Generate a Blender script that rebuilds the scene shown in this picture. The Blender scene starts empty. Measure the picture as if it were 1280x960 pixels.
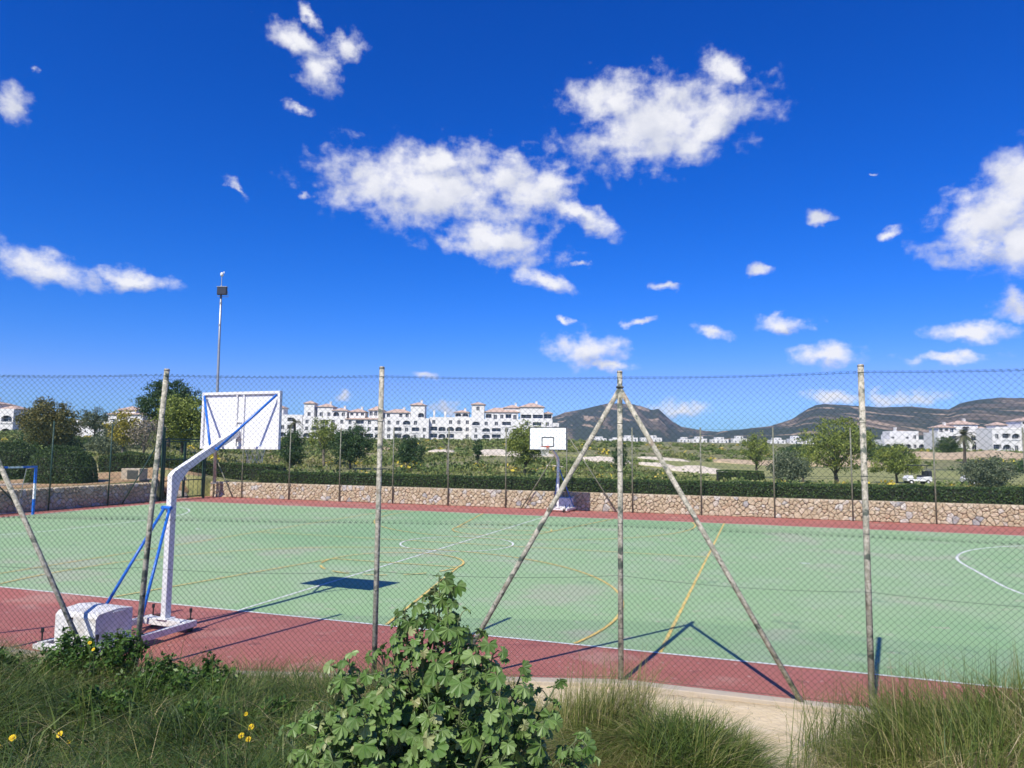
import bpy, math, random
import numpy as np
from mathutils import Vector, Matrix

random.seed(7)
RNG = np.random.default_rng(11)
SC = bpy.context.scene
COL = SC.collection

# ------------------------------------------------------------------ camera
PITCH, ROLL = math.radians(5.145), 0.00947
CAM_H = 2.955
cam_d = bpy.data.cameras.new('camera')
cam = bpy.data.objects.new('camera', cam_d)
COL.objects.link(cam)
cam_d.sensor_width = 36.0
cam_d.lens = 897.0 / 1280.0 * 36.0
cam_d.clip_start, cam_d.clip_end = 0.05, 30000
_r = Vector((math.cos(ROLL), -math.sin(PITCH) * math.sin(ROLL), math.cos(PITCH) * math.sin(ROLL)))
_u = Vector((-math.sin(ROLL), -math.sin(PITCH) * math.cos(ROLL), math.cos(PITCH) * math.cos(ROLL)))
_b = -Vector((0, math.cos(PITCH), math.sin(PITCH)))
cam.matrix_world = Matrix(((_r.x, _u.x, _b.x, 0), (_r.y, _u.y, _b.y, 0), (_r.z, _u.z, _b.z, CAM_H), (0, 0, 0, 1)))
SC.camera = cam

# ------------------------------------------------------------------ light
SUN_EL, SUN_AZ = math.radians(47.3), math.radians(28.2)     # light travels towards bearing SUN_AZ (from +Y to +X)
sun_d = bpy.data.lights.new('sun', 'SUN')
sun_d.energy = 4.9
sun_d.angle = math.radians(0.53)
sun_d.color = (1.0, 0.945, 0.82)
sun = bpy.data.objects.new('sun', sun_d)
COL.objects.link(sun)
_dir = Vector((math.sin(SUN_AZ) * math.cos(SUN_EL), math.cos(SUN_AZ) * math.cos(SUN_EL), -math.sin(SUN_EL)))
sun.rotation_euler = _dir.to_track_quat('-Z', 'Y').to_euler()

SC.view_settings.view_transform = 'Standard'
SC.view_settings.look = 'None'
SC.view_settings.exposure = 0.25
SC.view_settings.gamma = 1.0
SC.view_settings.use_curve_mapping = False
SC.cycles.use_denoising = True
SC.cycles.max_bounces = 4
SC.cycles.diffuse_bounces = 2
SC.cycles.glossy_bounces = 2
SC.cycles.transparent_max_bounces = 12
SC.cycles.volume_bounces = 0
SC.cycles.sample_clamp_indirect = 6.0

# clouds of the sky: azimuth, elevation, half width, half height (degrees), tilt (degrees), weight
CLOUDS = [
    (-17.46, 29.35, 2.81, 1.13, -12, 1.00),
    (-15.97, 27.69, 2.27, 1.41, -42, 1.00),
    (-13.66, 29.53, 1.75, 1.04, 20, 0.95),
    (-16.74, 31.07, 1.56, 0.61, -45, 0.80),
    (-17.46, 25.04, 1.39, 0.49, -10, 0.80),
    (-35.94, 21.66, 1.31, 1.28, -40, 1.00),
    (-33.65, 11.71, 3.89, 1.30, -10, 1.00),
    (-28.36, 11.53, 3.36, 0.87, -3, 1.00),
    (-7.02, 20.04, 9.53, 3.06, -4, 1.10),
    (-6.21, 22.02, 5.24, 1.70, 8, 1.05),
    (0.50, 20.43, 4.16, 2.67, -25, 1.05),
    (2.96, 20.71, 2.53, 1.78, -0, 1.00),
    (-1.42, 16.47, 5.25, 1.86, -12, 1.10),
    (5.62, 18.29, 4.10, 1.09, -28, 1.00),
    (2.65, 13.28, 2.83, 0.92, -18, 1.00),
    (12.07, 24.71, 7.91, 3.12, 8, 1.10),
    (17.36, 27.56, 2.93, 1.29, -35, 1.00),
    (15.64, 24.09, 4.24, 2.11, 35, 1.05),
    (8.04, 26.57, 4.50, 2.34, -0, 1.00),
    (34.14, 15.36, 4.13, 2.66, 30, 1.10),
    (36.00, 17.07, 3.22, 2.79, 40, 1.10),
    (35.52, 9.61, 1.58, 1.16, -10, 1.00),
    (33.61, 13.51, 2.08, 1.29, -0, 1.00),
    (36.27, 13.74, 2.45, 2.56, -0, 1.05),
    (23.66, 17.02, 1.14, 0.50, -5, 0.95),
    (28.12, 15.37, 1.17, 0.50, 8, 0.80),
    (19.32, 13.55, 1.00, 0.67, -0, 0.90),
    (12.08, 12.72, 1.43, 0.49, -10, 0.85),
    (15.70, 9.28, 1.92, 0.62, -15, 0.95),
    (20.83, 9.48, 2.21, 0.80, -2, 1.00),
    (24.03, 7.08, 2.59, 0.98, -4, 1.00),
    (5.94, 7.84, 3.51, 1.57, -0, 1.05),
    (7.65, 6.75, 2.61, 0.71, -10, 0.90),
    (32.69, 8.07, 3.05, 0.85, -8, 1.00),
    (31.47, 6.48, 3.77, 0.55, -0, 0.95),
    (3.95, 10.25, 1.04, 0.36, -10, 0.80),
    (-6.91, 5.74, 1.23, 0.43, -5, 0.90),
    (-21.61, 18.85, 1.44, 0.50, -50, 0.75),
    (-16.73, 19.02, 0.97, 0.52, -0, 0.75),
    (9.87, 10.06, 1.73, 0.42, 5, 0.75),
    (5.43, 14.62, 1.19, 0.41, -0, 0.70),
    (13.09, 3.08, 2.79, 0.91, -0, 0.95),
    (24.10, 3.93, 2.76, 0.66, -0, 0.90),
    (28.72, 3.77, 3.51, 0.76, -0, 0.90),
    (-5.27, 3.10, 1.45, 0.71, -0, 1.00),
    (-13.50, 3.95, 0.98, 0.49, -0, 0.85),
    (-35.12, 24.04, 0.52, 0.32, -0, 0.70),
    (27.24, 19.62, 0.48, 0.24, -0, 0.50),
]

def build_world():
    w = bpy.data.worlds.new('World')
    SC.world = w
    w.use_nodes = True
    nt = w.node_tree
    nt.nodes.clear()
    N, L = nt.nodes.new, nt.links.new
    out = N('ShaderNodeOutputWorld')
    sky = N('ShaderNodeTexSky')
    sky.sky_type = 'NISHITA'
    sky.sun_disc = False
    sky.sun_elevation = SUN_EL
    sky.sun_rotation = SUN_AZ + math.pi
    sky.altitude = 200
    sky.air_density = 1.0
    sky.dust_density = 0.2
    sky.ozone_density = 2.0
    hs = N('ShaderNodeHueSaturation')
    hs.inputs['Saturation'].default_value = 1.4
    hs.inputs['Value'].default_value = 1.0
    hs.inputs['Hue'].default_value = 0.508
    L(sky.outputs[0], hs.inputs['Color'])
    bg = N('ShaderNodeBackground')
    bg.inputs[1].default_value = 0.074
    mul = N('ShaderNodeMix'); mul.data_type = 'RGBA'; mul.blend_type = 'MULTIPLY'; mul.inputs['Factor'].default_value = 1.0
    mul.inputs['B'].default_value = (.34, .90, 1.80, 1)
    L(hs.outputs[0], mul.inputs['A'])
    sp = N('ShaderNodeSeparateColor'); L(mul.outputs['Result'], sp.inputs[0])
    pw = N('ShaderNodeMath'); pw.operation = 'POWER'; L(sp.outputs[0], pw.inputs[0]); pw.inputs[1].default_value = 1.7
    pk = N('ShaderNodeMath'); pk.operation = 'MULTIPLY'; L(pw.outputs[0], pk.inputs[0]); pk.inputs[1].default_value = 1.75
    lim = N('ShaderNodeMath'); lim.operation = 'MULTIPLY'; L(sp.outputs[1], lim.inputs[0]); lim.inputs[1].default_value = .50
    mn = N('ShaderNodeMath'); mn.operation = 'MINIMUM'; L(pk.outputs[0], mn.inputs[0]); L(lim.outputs[0], mn.inputs[1])
    cc = N('ShaderNodeCombineColor'); L(mn.outputs[0], cc.inputs[0]); L(sp.outputs[1], cc.inputs[1]); L(sp.outputs[2], cc.inputs[2])
    L(cc.outputs[0], bg.inputs[0])

    def math_(op, a, b=None, clamp=False):
        m = N('ShaderNodeMath'); m.operation = op; m.use_clamp = clamp
        for i, s in enumerate((a, b)):
            if s is None: continue
            if isinstance(s, (int, float)): m.inputs[i].default_value = s
            else: L(s, m.inputs[i])
        return m.outputs[0]
    tc = N('ShaderNodeTexCoord')
    sep = N('ShaderNodeSeparateXYZ'); L(tc.outputs['Generated'], sep.inputs[0])
    az = math_('MULTIPLY', math_('ARCTAN2', sep.outputs[0], sep.outputs[1]), 180 / math.pi)
    el = math_('MULTIPLY', math_('ARCSINE', sep.outputs[2]), 180 / math.pi)
    comb = N('ShaderNodeCombineXYZ'); L(az, comb.inputs[0]); L(el, comb.inputs[1])

    def noise(scale, detail, rough, off=0.0, stretch=1.3):
        mp = N('ShaderNodeMapping'); mp.inputs['Location'].default_value = (off, off * .7, 0)
        mp.inputs['Scale'].default_value = (1, stretch, 1)
        L(comb.outputs[0], mp.inputs[0])
        n = N('ShaderNodeTexNoise'); n.noise_dimensions = '2D'
        n.inputs['Scale'].default_value = scale
        n.inputs['Detail'].default_value = detail
        n.inputs['Roughness'].default_value = rough
        L(mp.outputs[0], n.inputs['Vector'])
        return n
    warp = noise(0.5, 6, .58)
    sub = N('ShaderNodeVectorMath'); sub.operation = 'SUBTRACT'; sub.inputs[1].default_value = (.5, .5, .5)
    L(warp.outputs['Color'], sub.inputs[0])
    scl = N('ShaderNodeVectorMath'); scl.operation = 'MULTIPLY'; scl.inputs[1].default_value = (2.0, 1.4, 0)
    L(sub.outputs[0], scl.inputs[0])
    wp = N('ShaderNodeVectorMath'); wp.operation = 'ADD'
    L(comb.outputs[0], wp.inputs[0]); L(scl.outputs[0], wp.inputs[1])
    acc = None
    for (a, e, hw, hh, tilt, s) in CLOUDS:
        mp = N('ShaderNodeMapping'); mp.vector_type = 'TEXTURE'
        mp.inputs['Location'].default_value = (a, e, 0)
        mp.inputs['Rotation'].default_value = (0, 0, math.radians(tilt))
        mp.inputs['Scale'].default_value = (hw, hh, 1)
        L(wp.outputs[0], mp.inputs[0])
        ln = N('ShaderNodeVectorMath'); ln.operation = 'LENGTH'; L(mp.outputs[0], ln.inputs[0])
        v = math_('SUBTRACT', s, ln.outputs['Value'])
        acc = v if acc is None else math_('MAXIMUM', acc, v)
    # the rest of the dome carries the same kind of scattered cumulus
    nz = N('ShaderNodeTexNoise'); nz.inputs['Scale'].default_value = 3.1; nz.inputs['Detail'].default_value = 3
    L(tc.outputs['Generated'], nz.inputs['Vector'])
    far = math_('SUBTRACT', math_('MULTIPLY', nz.outputs[0], 4.2), 2.55)
    aside = math_('MAXIMUM', math_('SUBTRACT', math_('ABSOLUTE', az), 44), math_('SUBTRACT', el, 40))
    gate = math_('MULTIPLY', aside, .12, True)
    far = math_('ADD', far, math_('MULTIPLY', math_('SUBTRACT', gate, 1), 4))
    acc = math_('MAXIMUM', acc, far)
    mid = noise(0.42, 4, .5, 13.0)
    fine = noise(0.85, 12, .58, 17.0)
    dens = math_('ADD', acc, math_('MULTIPLY', math_('SUBTRACT', mid.outputs[0], .5), 1.15))
    dens = math_('ADD', dens, math_('MULTIPLY', math_('SUBTRACT', fine.outputs[0], .5), .9))
    mr = N('ShaderNodeMapRange'); mr.interpolation_type = 'SMOOTHSTEP'
    mr.inputs['From Min'].default_value = -0.10; mr.inputs['From Max'].default_value = 0.92
    L(dens, mr.inputs['Value'])
    up = math_('MULTIPLY', math_('ADD', el, 1.0), .6, True)
    alpha = math_('MULTIPLY', mr.outputs[0], up)
    alpha = math_('MULTIPLY', alpha, .97)
    # self shading of the clouds: the field falls off towards the sun on their lit side, rises on their underside
    def field(vec):
        acc_ = None
        for (a, e, hw, hh, tilt, s_) in CLOUDS:
            if hw < 2.0: continue
            mp = N('ShaderNodeMapping'); mp.vector_type = 'TEXTURE'
            mp.inputs['Location'].default_value = (a, e, 0); mp.inputs['Rotation'].default_value = (0, 0, math.radians(tilt)); mp.inputs['Scale'].default_value = (hw, hh, 1)
            L(vec, mp.inputs[0])
            ln = N('ShaderNodeVectorMath'); ln.operation = 'LENGTH'; L(mp.outputs[0], ln.inputs[0])
            v = math_('SUBTRACT', s_, ln.outputs['Value'])
            acc_ = v if acc_ is None else math_('SMOOTH_MAX', acc_, v)
            if acc_ is not v: acc_.node.inputs[2].default_value = .35
        return acc_
    sh = N('ShaderNodeVectorMath'); sh.operation = 'ADD'; sh.inputs[1].default_value = (-.45, .75, 0); L(wp.outputs[0], sh.inputs[0])
    rel = math_('SUBTRACT', field(wp.outputs[0]), field(sh.outputs[0]))
    shade = noise(0.30, 7, .52, 31.0)
    lum = math_('ADD', math_('ADD', .74, math_('MULTIPLY', rel, .75)), math_('MULTIPLY', math_('SUBTRACT', shade.outputs[0], .5), 1.5))
    lum = math_('MULTIPLY', lum, 1.0, True)
    ramp = N('ShaderNodeMix'); ramp.data_type = 'RGBA'
    L(lum, ramp.inputs['Factor'])
    ramp.inputs['A'].default_value = (.42, .46, .59, 1)
    ramp.inputs['B'].default_value = (.80, .80, .83, 1)
    bg2 = N('ShaderNodeBackground'); bg2.inputs[1].default_value = 1.0
    L(ramp.outputs['Result'], bg2.inputs[0])
    mix = N('ShaderNodeMixShader')
    L(alpha, mix.inputs[0]); L(bg.outputs[0], mix.inputs[1]); L(bg2.outputs[0], mix.inputs[2])
    L(mix.outputs[0], out.inputs[0])
    w.cycles.sampling_method = 'MANUAL'
    w.cycles.sample_map_resolution = 512

build_world()

# ------------------------------------------------------------------ court frame of reference
A = math.radians(19.04)
CX, CY = -1.657, 22.605
CA, SA = math.cos(A), math.sin(A)
def uvw(u, v, z=0.0):
    """court coordinates (u along the court, v across it, away from the camera) to world"""
    return (CX + u * CA + v * SA, CY - u * SA + v * CA, z)
def to_uv(x, y):
    dx, dy = x - CX, y - CY
    return dx * CA - dy * SA, dx * SA + dy * CA
FENCE_UV = [(-8.0, -15.4), (-5.0, -14.68), (-1.58, -13.86), (1.10, -13.22), (4.15, -12.32), (7.2, -11.4),
            (10.1, -11.4), (13.2, -11.4), (16.35, -11.4)]
EDGE_UV = [(-22.0, -13.12), (.75, -13.12), (1.12, -13.22)] + FENCE_UV[4:] + [(27.0, -11.4)]     # outer edge of the paved apron
_fu = np.array([p[0] for p in EDGE_UV]); _fv = np.array([p[1] for p in EDGE_UV])
def fence_v(u): return np.interp(u, _fu, _fv)
HALF_L, HALF_W = 20.0, 9.92
WALL_V, WALL_U = 13.5, -21.3

# ------------------------------------------------------------------ noise in numpy
def _h(ix, iy, seed):
    n = (ix.astype(np.int64) * 374761393 + iy.astype(np.int64) * 668265263 + seed * 144269) & 0xffffffff
    n = ((n ^ (n >> 13)) * 1274126177) & 0xffffffff
    return ((n ^ (n >> 16)) & 0xffff) / 65535.0
def vnoise(x, y, seed=0):
    x = np.asarray(x, float); y = np.asarray(y, float)
    ix, iy = np.floor(x), np.floor(y)
    fx, fy = x - ix, y - iy
    fx = fx * fx * (3 - 2 * fx); fy = fy * fy * (3 - 2 * fy)
    a, b = _h(ix, iy, seed), _h(ix + 1, iy, seed)
    c, d = _h(ix, iy + 1, seed), _h(ix + 1, iy + 1, seed)
    return a + (b - a) * fx + (c - a) * fy + (a - b - c + d) * fx * fy
def fbm(x, y, octv=4, seed=0):
    s, amp, tot = 0, 1.0, 0
    for o in range(octv):
        s = s + vnoise(np.asarray(x) * 2 ** o, np.asarray(y) * 2 ** o, seed + o) * amp
        tot += amp; amp *= .5
    return s / tot
def sstep(a, b, x):
    t = np.clip((np.asarray(x, float) - a) / (b - a), 0, 1)
    return t * t * (3 - 2 * t)

# ------------------------------------------------------------------ terrain height
_PL = ([0, 36, 40, 44, 55, 80, 150, 290, 400, 1000, 3000, 9000], [1.0, 1.0, 1.15, 1.55, 2.1, 2.9, 4.8, 8.5, 9.5, 12, 10, 0])
_PM = ([0, 40, 50, 70, 100, 150, 200, 290, 400, 700, 1200, 3000, 9000], [.86, .86, .75, .9, 1.4, 2.6, 3.9, 6.3, 7.2, 11, 16, 12, 0])
_PR = ([0, 33, 45, 62, 80, 110, 150, 200, 270, 400, 700, 1200, 3000, 9000], [.86, .86, .45, .05, -.5, -.35, .7, 2.2, 4.0, 6.5, 10.5, 16, 12, 0])
def terrain(x, y):
    """height of the land beyond the court"""
    x = np.asarray(x, float); y = np.asarray(y, float)
    yy = np.maximum(y, 1.0)
    a = x / yy
    l, m, r = np.interp(yy, *_PL), np.interp(yy, *_PM), np.interp(yy, *_PR)
    t1 = sstep(-.50, -.36, a); t2 = sstep(-.02, .38, a)
    h = l * (1 - t1) + m * t1
    h = h * (1 - t2) + r * t2
    amp = np.clip((yy - 42) / 60, 0, 1)
    h = h + amp * (fbm(x / 21, y / 17, 4, 3) - .5) * (0.9 + .25 * np.clip((yy - 80) / 200, 0, 3))
    return h
MOUNDS = [(4.75, 6.35, 1.30, .52), (3.3, 5.9, .55, .22), (1.0, 6.6, .62, .26), (1.55, 6.0, .42, .12), (-5.6, 7.6, .75, .26), (-4.1, 6.9, .6, .20), (-2.9, 7.3, .5, .17), (-2.6, 6.2, .55, .18), (-1.5, 6.7, .5, .15), (-4.9, 5.9, .6, .2), (-3.6, 5.6, .45, .14), (-6.6, 8.3, .6, .2), (-4.8, 8.7, .45, .12)]
def bank(x, y):
    """height of the near ground outside the fence, rising to where the camera stands"""
    x = np.asarray(x, float); y = np.asarray(y, float)
    u, v = to_uv(x, y)
    d = (fence_v(u) - v) * .97
    h = -.03 + 1.38 * sstep(.9, 9.3, d) + (fbm(x * 1.3, y * 1.3, 4, 9) - .5) * .10 * sstep(.2, 1.2, d)
    for (mx, my, mr, mh) in MOUNDS:
        h = h + mh * np.exp(-(((x - mx) ** 2 + (y - my) ** 2) / (mr * mr)))
    return h
def land(x, y):
    u, v = to_uv(np.asarray(x, float), np.asarray(y, float))
    out_near = v < fence_v(u)
    inside = (~out_near) & (v < WALL_V + .42) & (u > WALL_U - .42)
    # gate opening: the ground rises gently out of the court
    gate = (u <= WALL_U - .42) & (v > 9.9) & (v < 13.0)
    t = terrain(x, y)
    t = np.where(gate, np.minimum(t, .02 + np.clip((WALL_U - .4 - u) / 4.0, 0, 1) * 1.3), t)
    z = np.where(inside, -.25, t)
    return np.where(out_near, bank(x, y), z)
def ground_z(x, y): return float(land(np.array([x]), np.array([y]))[0])

# ------------------------------------------------------------------ materials
MATS = {}
def _new(name):
    m = bpy.data.materials.new(name); m.use_nodes = True
    nt = m.node_tree
    b = nt.nodes['Principled BSDF']
    return m, nt, b
def rgba(c): return (c[0], c[1], c[2], 1.0)
def mat(name, base, rough=.6, layers=(), bump=None, metallic=0.0, spec=.5, coord='Object', stretch=(1, 1, 1)):
    """layers: (scale, detail, lo, hi, colour, strength) noise masks mixed over the base colour"""
    m, nt, b = _new(name)
    N, L = nt.nodes.new, nt.links.new
    tc = N('ShaderNodeTexCoord')
    mp = N('ShaderNodeMapping'); mp.inputs['Scale'].default_value = stretch
    if coord == 'World':
        g = N('ShaderNodeNewGeometry'); L(g.outputs['Position'], mp.inputs[0])
    else:
        L(tc.outputs[coord], mp.inputs[0])
    col = None
    for i, (sc, det, lo, hi, c, st) in enumerate(layers):
        n = N('ShaderNodeTexNoise'); n.inputs['Scale'].default_value = sc; n.inputs['Detail'].default_value = det
        n.inputs['Roughness'].default_value = .6
        off = N('ShaderNodeVectorMath'); off.operation = 'ADD'; off.inputs[1].default_value = (i * 7.3, i * 3.1, i * 1.7)
        L(mp.outputs[0], off.inputs[0]); L(off.outputs[0], n.inputs['Vector'])
        r = N('ShaderNodeMapRange'); r.inputs['From Min'].default_value = lo; r.inputs['From Max'].default_value = hi
        r.inputs['To Max'].default_value = st
        L(n.outputs[0], r.inputs['Value'])
        mx = N('ShaderNodeMix'); mx.data_type = 'RGBA'
        L(r.outputs[0], mx.inputs['Factor'])
        if col is None: mx.inputs['A'].default_value = rgba(base)
        else: L(col, mx.inputs['A'])
        mx.inputs['B'].default_value = rgba(c)
        col = mx.outputs['Result']
    if col is None: b.inputs['Base Color'].default_value = rgba(base)
    else: L(col, b.inputs['Base Color'])
    b.inputs['Roughness'].default_value = rough
    b.inputs['Metallic'].default_value = metallic
    b.inputs['Specular IOR Level'].default_value = spec
    if bump:
        n = N('ShaderNodeTexNoise'); n.inputs['Scale'].default_value = bump[0]; n.inputs['Detail'].default_value = 5
        L(mp.outputs[0], n.inputs['Vector'])
        bp = N('ShaderNodeBump'); bp.inputs['Strength'].default_value = bump[1]; bp.inputs['Distance'].default_value = bump[2]
        L(n.outputs[0], bp.inputs['Height']); L(bp.outputs[0], b.inputs['Normal'])
    MATS[name] = m
    return m
def tint_mat(name, stops, rough=.55, trans=0.0, spec=.35, vary=None, bump=None):
    """colour picked by the 'tint' attribute stored on the piece; trans: share of light let through (leaves)"""
    m, nt, b = _new(name)
    N, L = nt.nodes.new, nt.links.new
    at = N('ShaderNodeAttribute'); at.attribute_name = 'tint'
    rp = N('ShaderNodeValToRGB')
    els = rp.color_ramp.elements
    while len(els) < len(stops): els.new(.5)
    for e, (p, c) in zip(els, stops): e.position = p; e.color = rgba(c)
    L(at.outputs['Fac'], rp.inputs[0])
    col = rp.outputs[0]
    if vary:
        tc = N('ShaderNodeTexCoord'); g = N('ShaderNodeNewGeometry')
        n = N('ShaderNodeTexNoise'); n.inputs['Scale'].default_value = vary[0]; n.inputs['Detail'].default_value = 5
        L(g.outputs['Position'], n.inputs['Vector'])
        r = N('ShaderNodeMapRange'); r.inputs['From Min'].default_value = .35; r.inputs['From Max'].default_value = .7
        r.inputs['To Max'].default_value = vary[2]
        L(n.outputs[0], r.inputs['Value'])
        mx = N('ShaderNodeMix'); mx.data_type = 'RGBA'
        L(r.outputs[0], mx.inputs['Factor']); L(col, mx.inputs['A']); mx.inputs['B'].default_value = rgba(vary[1])
        col = mx.outputs['Result']
        if bump:
            bp = N('ShaderNodeBump'); bp.inputs['Strength'].default_value = bump[0]; bp.inputs['Distance'].default_value = bump[1]
            L(n.outputs[0], bp.inputs['Height']); L(bp.outputs[0], b.inputs['Normal'])
    L(col, b.inputs['Base Color'])
    b.inputs['Roughness'].default_value = rough
    b.inputs['Specular IOR Level'].default_value = spec
    if trans:
        tr = N('ShaderNodeBsdfTranslucent'); L(col, tr.inputs[0])
        mix = N('ShaderNodeMixShader'); mix.inputs[0].default_value = trans
        L(b.outputs[0], mix.inputs[1]); L(tr.outputs[0], mix.inputs[2])
        L(mix.outputs[0], nt.nodes['Material Output'].inputs[0])
    MATS[name] = m
    return m

mat('court_green', (.270, .418, .202), .78, [
    (.16, 4, .42, .62, (.300, .425, .225), .8), (.9, 5, .48, .70, (.345, .425, .275), .65), (.35, 8, .57, .64, (.38, .39, .28), .65),
    (.07, 5, .54, .62, (.215, .375, .175), .75), (7, 3, .65, .71, (.42, .44, .35), .6), (2.6, 8, .62, .68, (.44, .39, .30), .6), (1.7, 9, .64, .67, (.16, .27, .15), .6), (40, 2, .58, .75, (.20, .34, .17), .4)], (90, .25, .004), coord='World')
mat('court_red', (.39, .130, .098), .8, [
    (.3, 4, .42, .65, (.41, .155, .12), .8), (1.4, 5, .54, .72, (.28, .085, .068), .65), (.8, 8, .56, .66, (.46, .26, .20), .65), (9, 3, .64, .70, (.54, .36, .30), .75),
    (2.2, 9, .64, .67, (.18, .07, .06), .6), (45, 2, .6, .75, (.25, .07, .06), .4)], (90, .3, .004), coord='World')
mat('line_white', (.74, .75, .72), .7, [(6, 6, .55, .66, (.42, .52, .42), .75), (1.1, 4, .5, .75, (.62, .66, .6), .6)], coord='World')
mat('line_yellow', (.72, .52, .14), .7, [(6, 6, .54, .66, (.40, .47, .26), .8), (1.1, 4, .45, .75, (.58, .48, .20), .6)], coord='World')
mat('concrete', (.46, .385, .29), .85, [(3, 5, .4, .7, (.40, .36, .30), .7), (22, 4, .55, .7, (.30, .26, .21), .5)], (30, .4, .01), coord='World')
mat('sand', (.60, .495, .325), .95, [(1.2, 5, .4, .65, (.55, .43, .26), .8), (5, 6, .5, .7, (.66, .56, .40), .7), (30, 4, .57, .72, (.36, .27, .16), .5)], (14, .7, .03), coord='World')
mat('soil', (.42, .27, .135), .95, [(.8, 5, .4, .65, (.35, .22, .11), .8), (4, 5, .5, .7, (.48, .36, .21), .6)], (8, .6, .05), coord='World')
mat('scrubland', (.205, .205, .078), .95, [
    (.05, 5, .42, .60, (.26, .245, .09), .9), (.22, 6, .50, .62, (.13, .155, .055), .8), (.5, 6, .56, .66, (.36, .30, .165), .8),
    (.09, 5, .60, .68, (.34, .27, .17), .8), (2.2, 5, .5, .7, (.10, .11, .045), .7)], (1.5, .6, .3), coord='World')
mat('turf', (.255, .265, .082), .95, [(.06, 4, .4, .65, (.30, .285, .10), .9), (.5, 5, .5, .72, (.20, .225, .065), .7)], coord='World')
mat('bunker_sand', (.66, .58, .46), .95, [(.4, 4, .45, .7, (.54, .46, .35), .7)], (3, .4, .1), coord='World')
mat('earth', (.50, .385, .25), .95, [(.15, 5, .4, .65, (.42, .31, .19), .8), (.6, 5, .55, .7, (.16, .16, .07), .8)], (2, .5, .2), coord='World')
mat('mountain_scrub', (.045, .062, .040), 1.0, [
    (.010, 9, .51, .57, (.22, .165, .115), .75), (.09, 6, .50, .60, (.028, .040, .026), .9), (.022, 9, .585, .62, (.42, .31, .21), .9), (.3, 3, .52, .62, (.035, .047, .03), .8)],
    (.08, 1.0, 9), coord='World', stretch=(1, .14, 1.3))
mat('lichen_post', (.33, .315, .24), .85, [
    (18, 4, .47, .57, (.54, .50, .40), .9), (8, 6, .54, .62, (.05, .075, .06), .9), (42, 4, .54, .64, (.12, .12, .09), .85), (5, 5, .60, .68, (.16, .10, .06), .6)], (60, .6, .006))
mat('far_post_paint', (.17, .175, .12), .6, [(14, 4, .5, .65, (.22, .21, .165), .8)])
mat('green_paint', (.022, .062, .042), .5, [(10, 4, .55, .7, (.05, .085, .06), .6)])
mat('wire_green', (.016, .042, .030), .5)
mat('wire_far', (.030, .075, .055), .5)
mat('galvanised', (.42, .43, .44), .45, [(8, 4, .45, .7, (.30, .31, .32), .7)], metallic=.6)
mat('white_paint', (.78, .78, .77), .5, [(5, 5, .56, .72, (.58, .55, .50), .5), (35, 4, .67, .72, (.28, .20, .14), .7)])
mat('white_board', (.80, .81, .82), .55, [(2, 4, .5, .8, (.72, .73, .73), .6)])
mat('stained_white', (.76, .75, .72), .6, [(6, 6, .5, .68, (.50, .46, .40), .75), (24, 5, .64, .70, (.22, .17, .13), .75)], (40, .25, .004))
mat('blue_paint', (.018, .155, .62), .35, [(9, 5, .60, .70, (.03, .22, .68), .6), (30, 4, .68, .73, (.35, .36, .40), .6)])
mat('black_paint', (.018, .018, .02), .5)
mat('rubber', (.022, .021, .021), .8)
mat('rust', (.12, .055, .03), .85, [(20, 4, .45, .65, (.06, .035, .025), .8)])
mat('orange_paint', (.62, .11, .035), .5)
mat('net_cord', (.75, .74, .70), .8)
mat('mortar', (.40, .31, .21), .95, [(6, 5, .4, .65, (.50, .40, .28), .7)], (20, .5, .02))
tint_mat('stone', [(0, (.50, .40, .265)), (.2, (.60, .50, .345)), (.4, (.54, .435, .30)), (.58, (.68, .60, .46)), (.70, (.55, .40, .26)), (.84, (.66, .64, .58)), (.95, (.36, .37, .38))],
                           .9, vary=(9, (.38, .28, .18), .5), bump=(.6, .03))
tint_mat('hedge_leaf', [(0, (0.034, 0.065, 0.020)), (.5, (0.062, 0.112, 0.029)), (.85, (0.112, 0.163, 0.040)), (1, (0.202, 0.194, 0.057))], .5, .15)
tint_mat('dark_leaf', [(0, (0.026, 0.058, 0.021)), (.6, (0.050, 0.100, 0.030)), (1, (0.096, 0.163, 0.042))], .5, .12)
tint_mat('olive_leaf', [(0, (0.085, 0.116, 0.065)), (.6, (0.140, 0.173, 0.095)), (1, (0.235, 0.263, 0.147))], .55, .15)
tint_mat('pine_leaf', [(0, (0.110, 0.154, 0.034)), (.6, (0.219, 0.274, 0.053)), (1, (0.383, 0.405, 0.085))], .6, .15)
tint_mat('brown_leaf', [(0, (.085, .105, .034)), (.5, (.16, .155, .052)), (1, (.235, .195, .066))], .6, .15)
tint_mat('yellow_leaf', [(0, (0.180, 0.180, 0.040)), (.6, (0.360, 0.314, 0.047)), (1, (0.540, 0.422, 0.071))], .6, .2)
tint_mat('grey_twig', [(0, (0.169, 0.143, 0.102)), (1, (0.312, 0.267, 0.191))], .8)
tint_mat('palm_leaf', [(0, (0.070, 0.084, 0.041)), (1, (0.182, 0.175, 0.103))], .6, .1)
tint_mat('scrub_leaf', [(0, (0.076, 0.120, 0.034)), (.35, (0.135, 0.193, 0.050)), (.6, (0.219, 0.251, 0.076)), (.8, (0.318, 0.295, 0.115)), (.92, (0.339, 0.274, 0.201)), (1, (0.656, 0.525, 0.057))], .7, .12)
tint_mat('grass_blade', [(0, (.030, .062, .010)), (.35, (.085, .140, .024)), (.6, (.17, .205, .046)), (.8, (.30, .275, .105)), (1, (.46, .385, .22))], .5, .25)
tint_mat('weed_leaf', [(0, (0.033, 0.083, 0.017)), (.6, (0.075, 0.158, 0.028)), (1, (0.135, 0.225, 0.041))], .45, .2)
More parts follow.
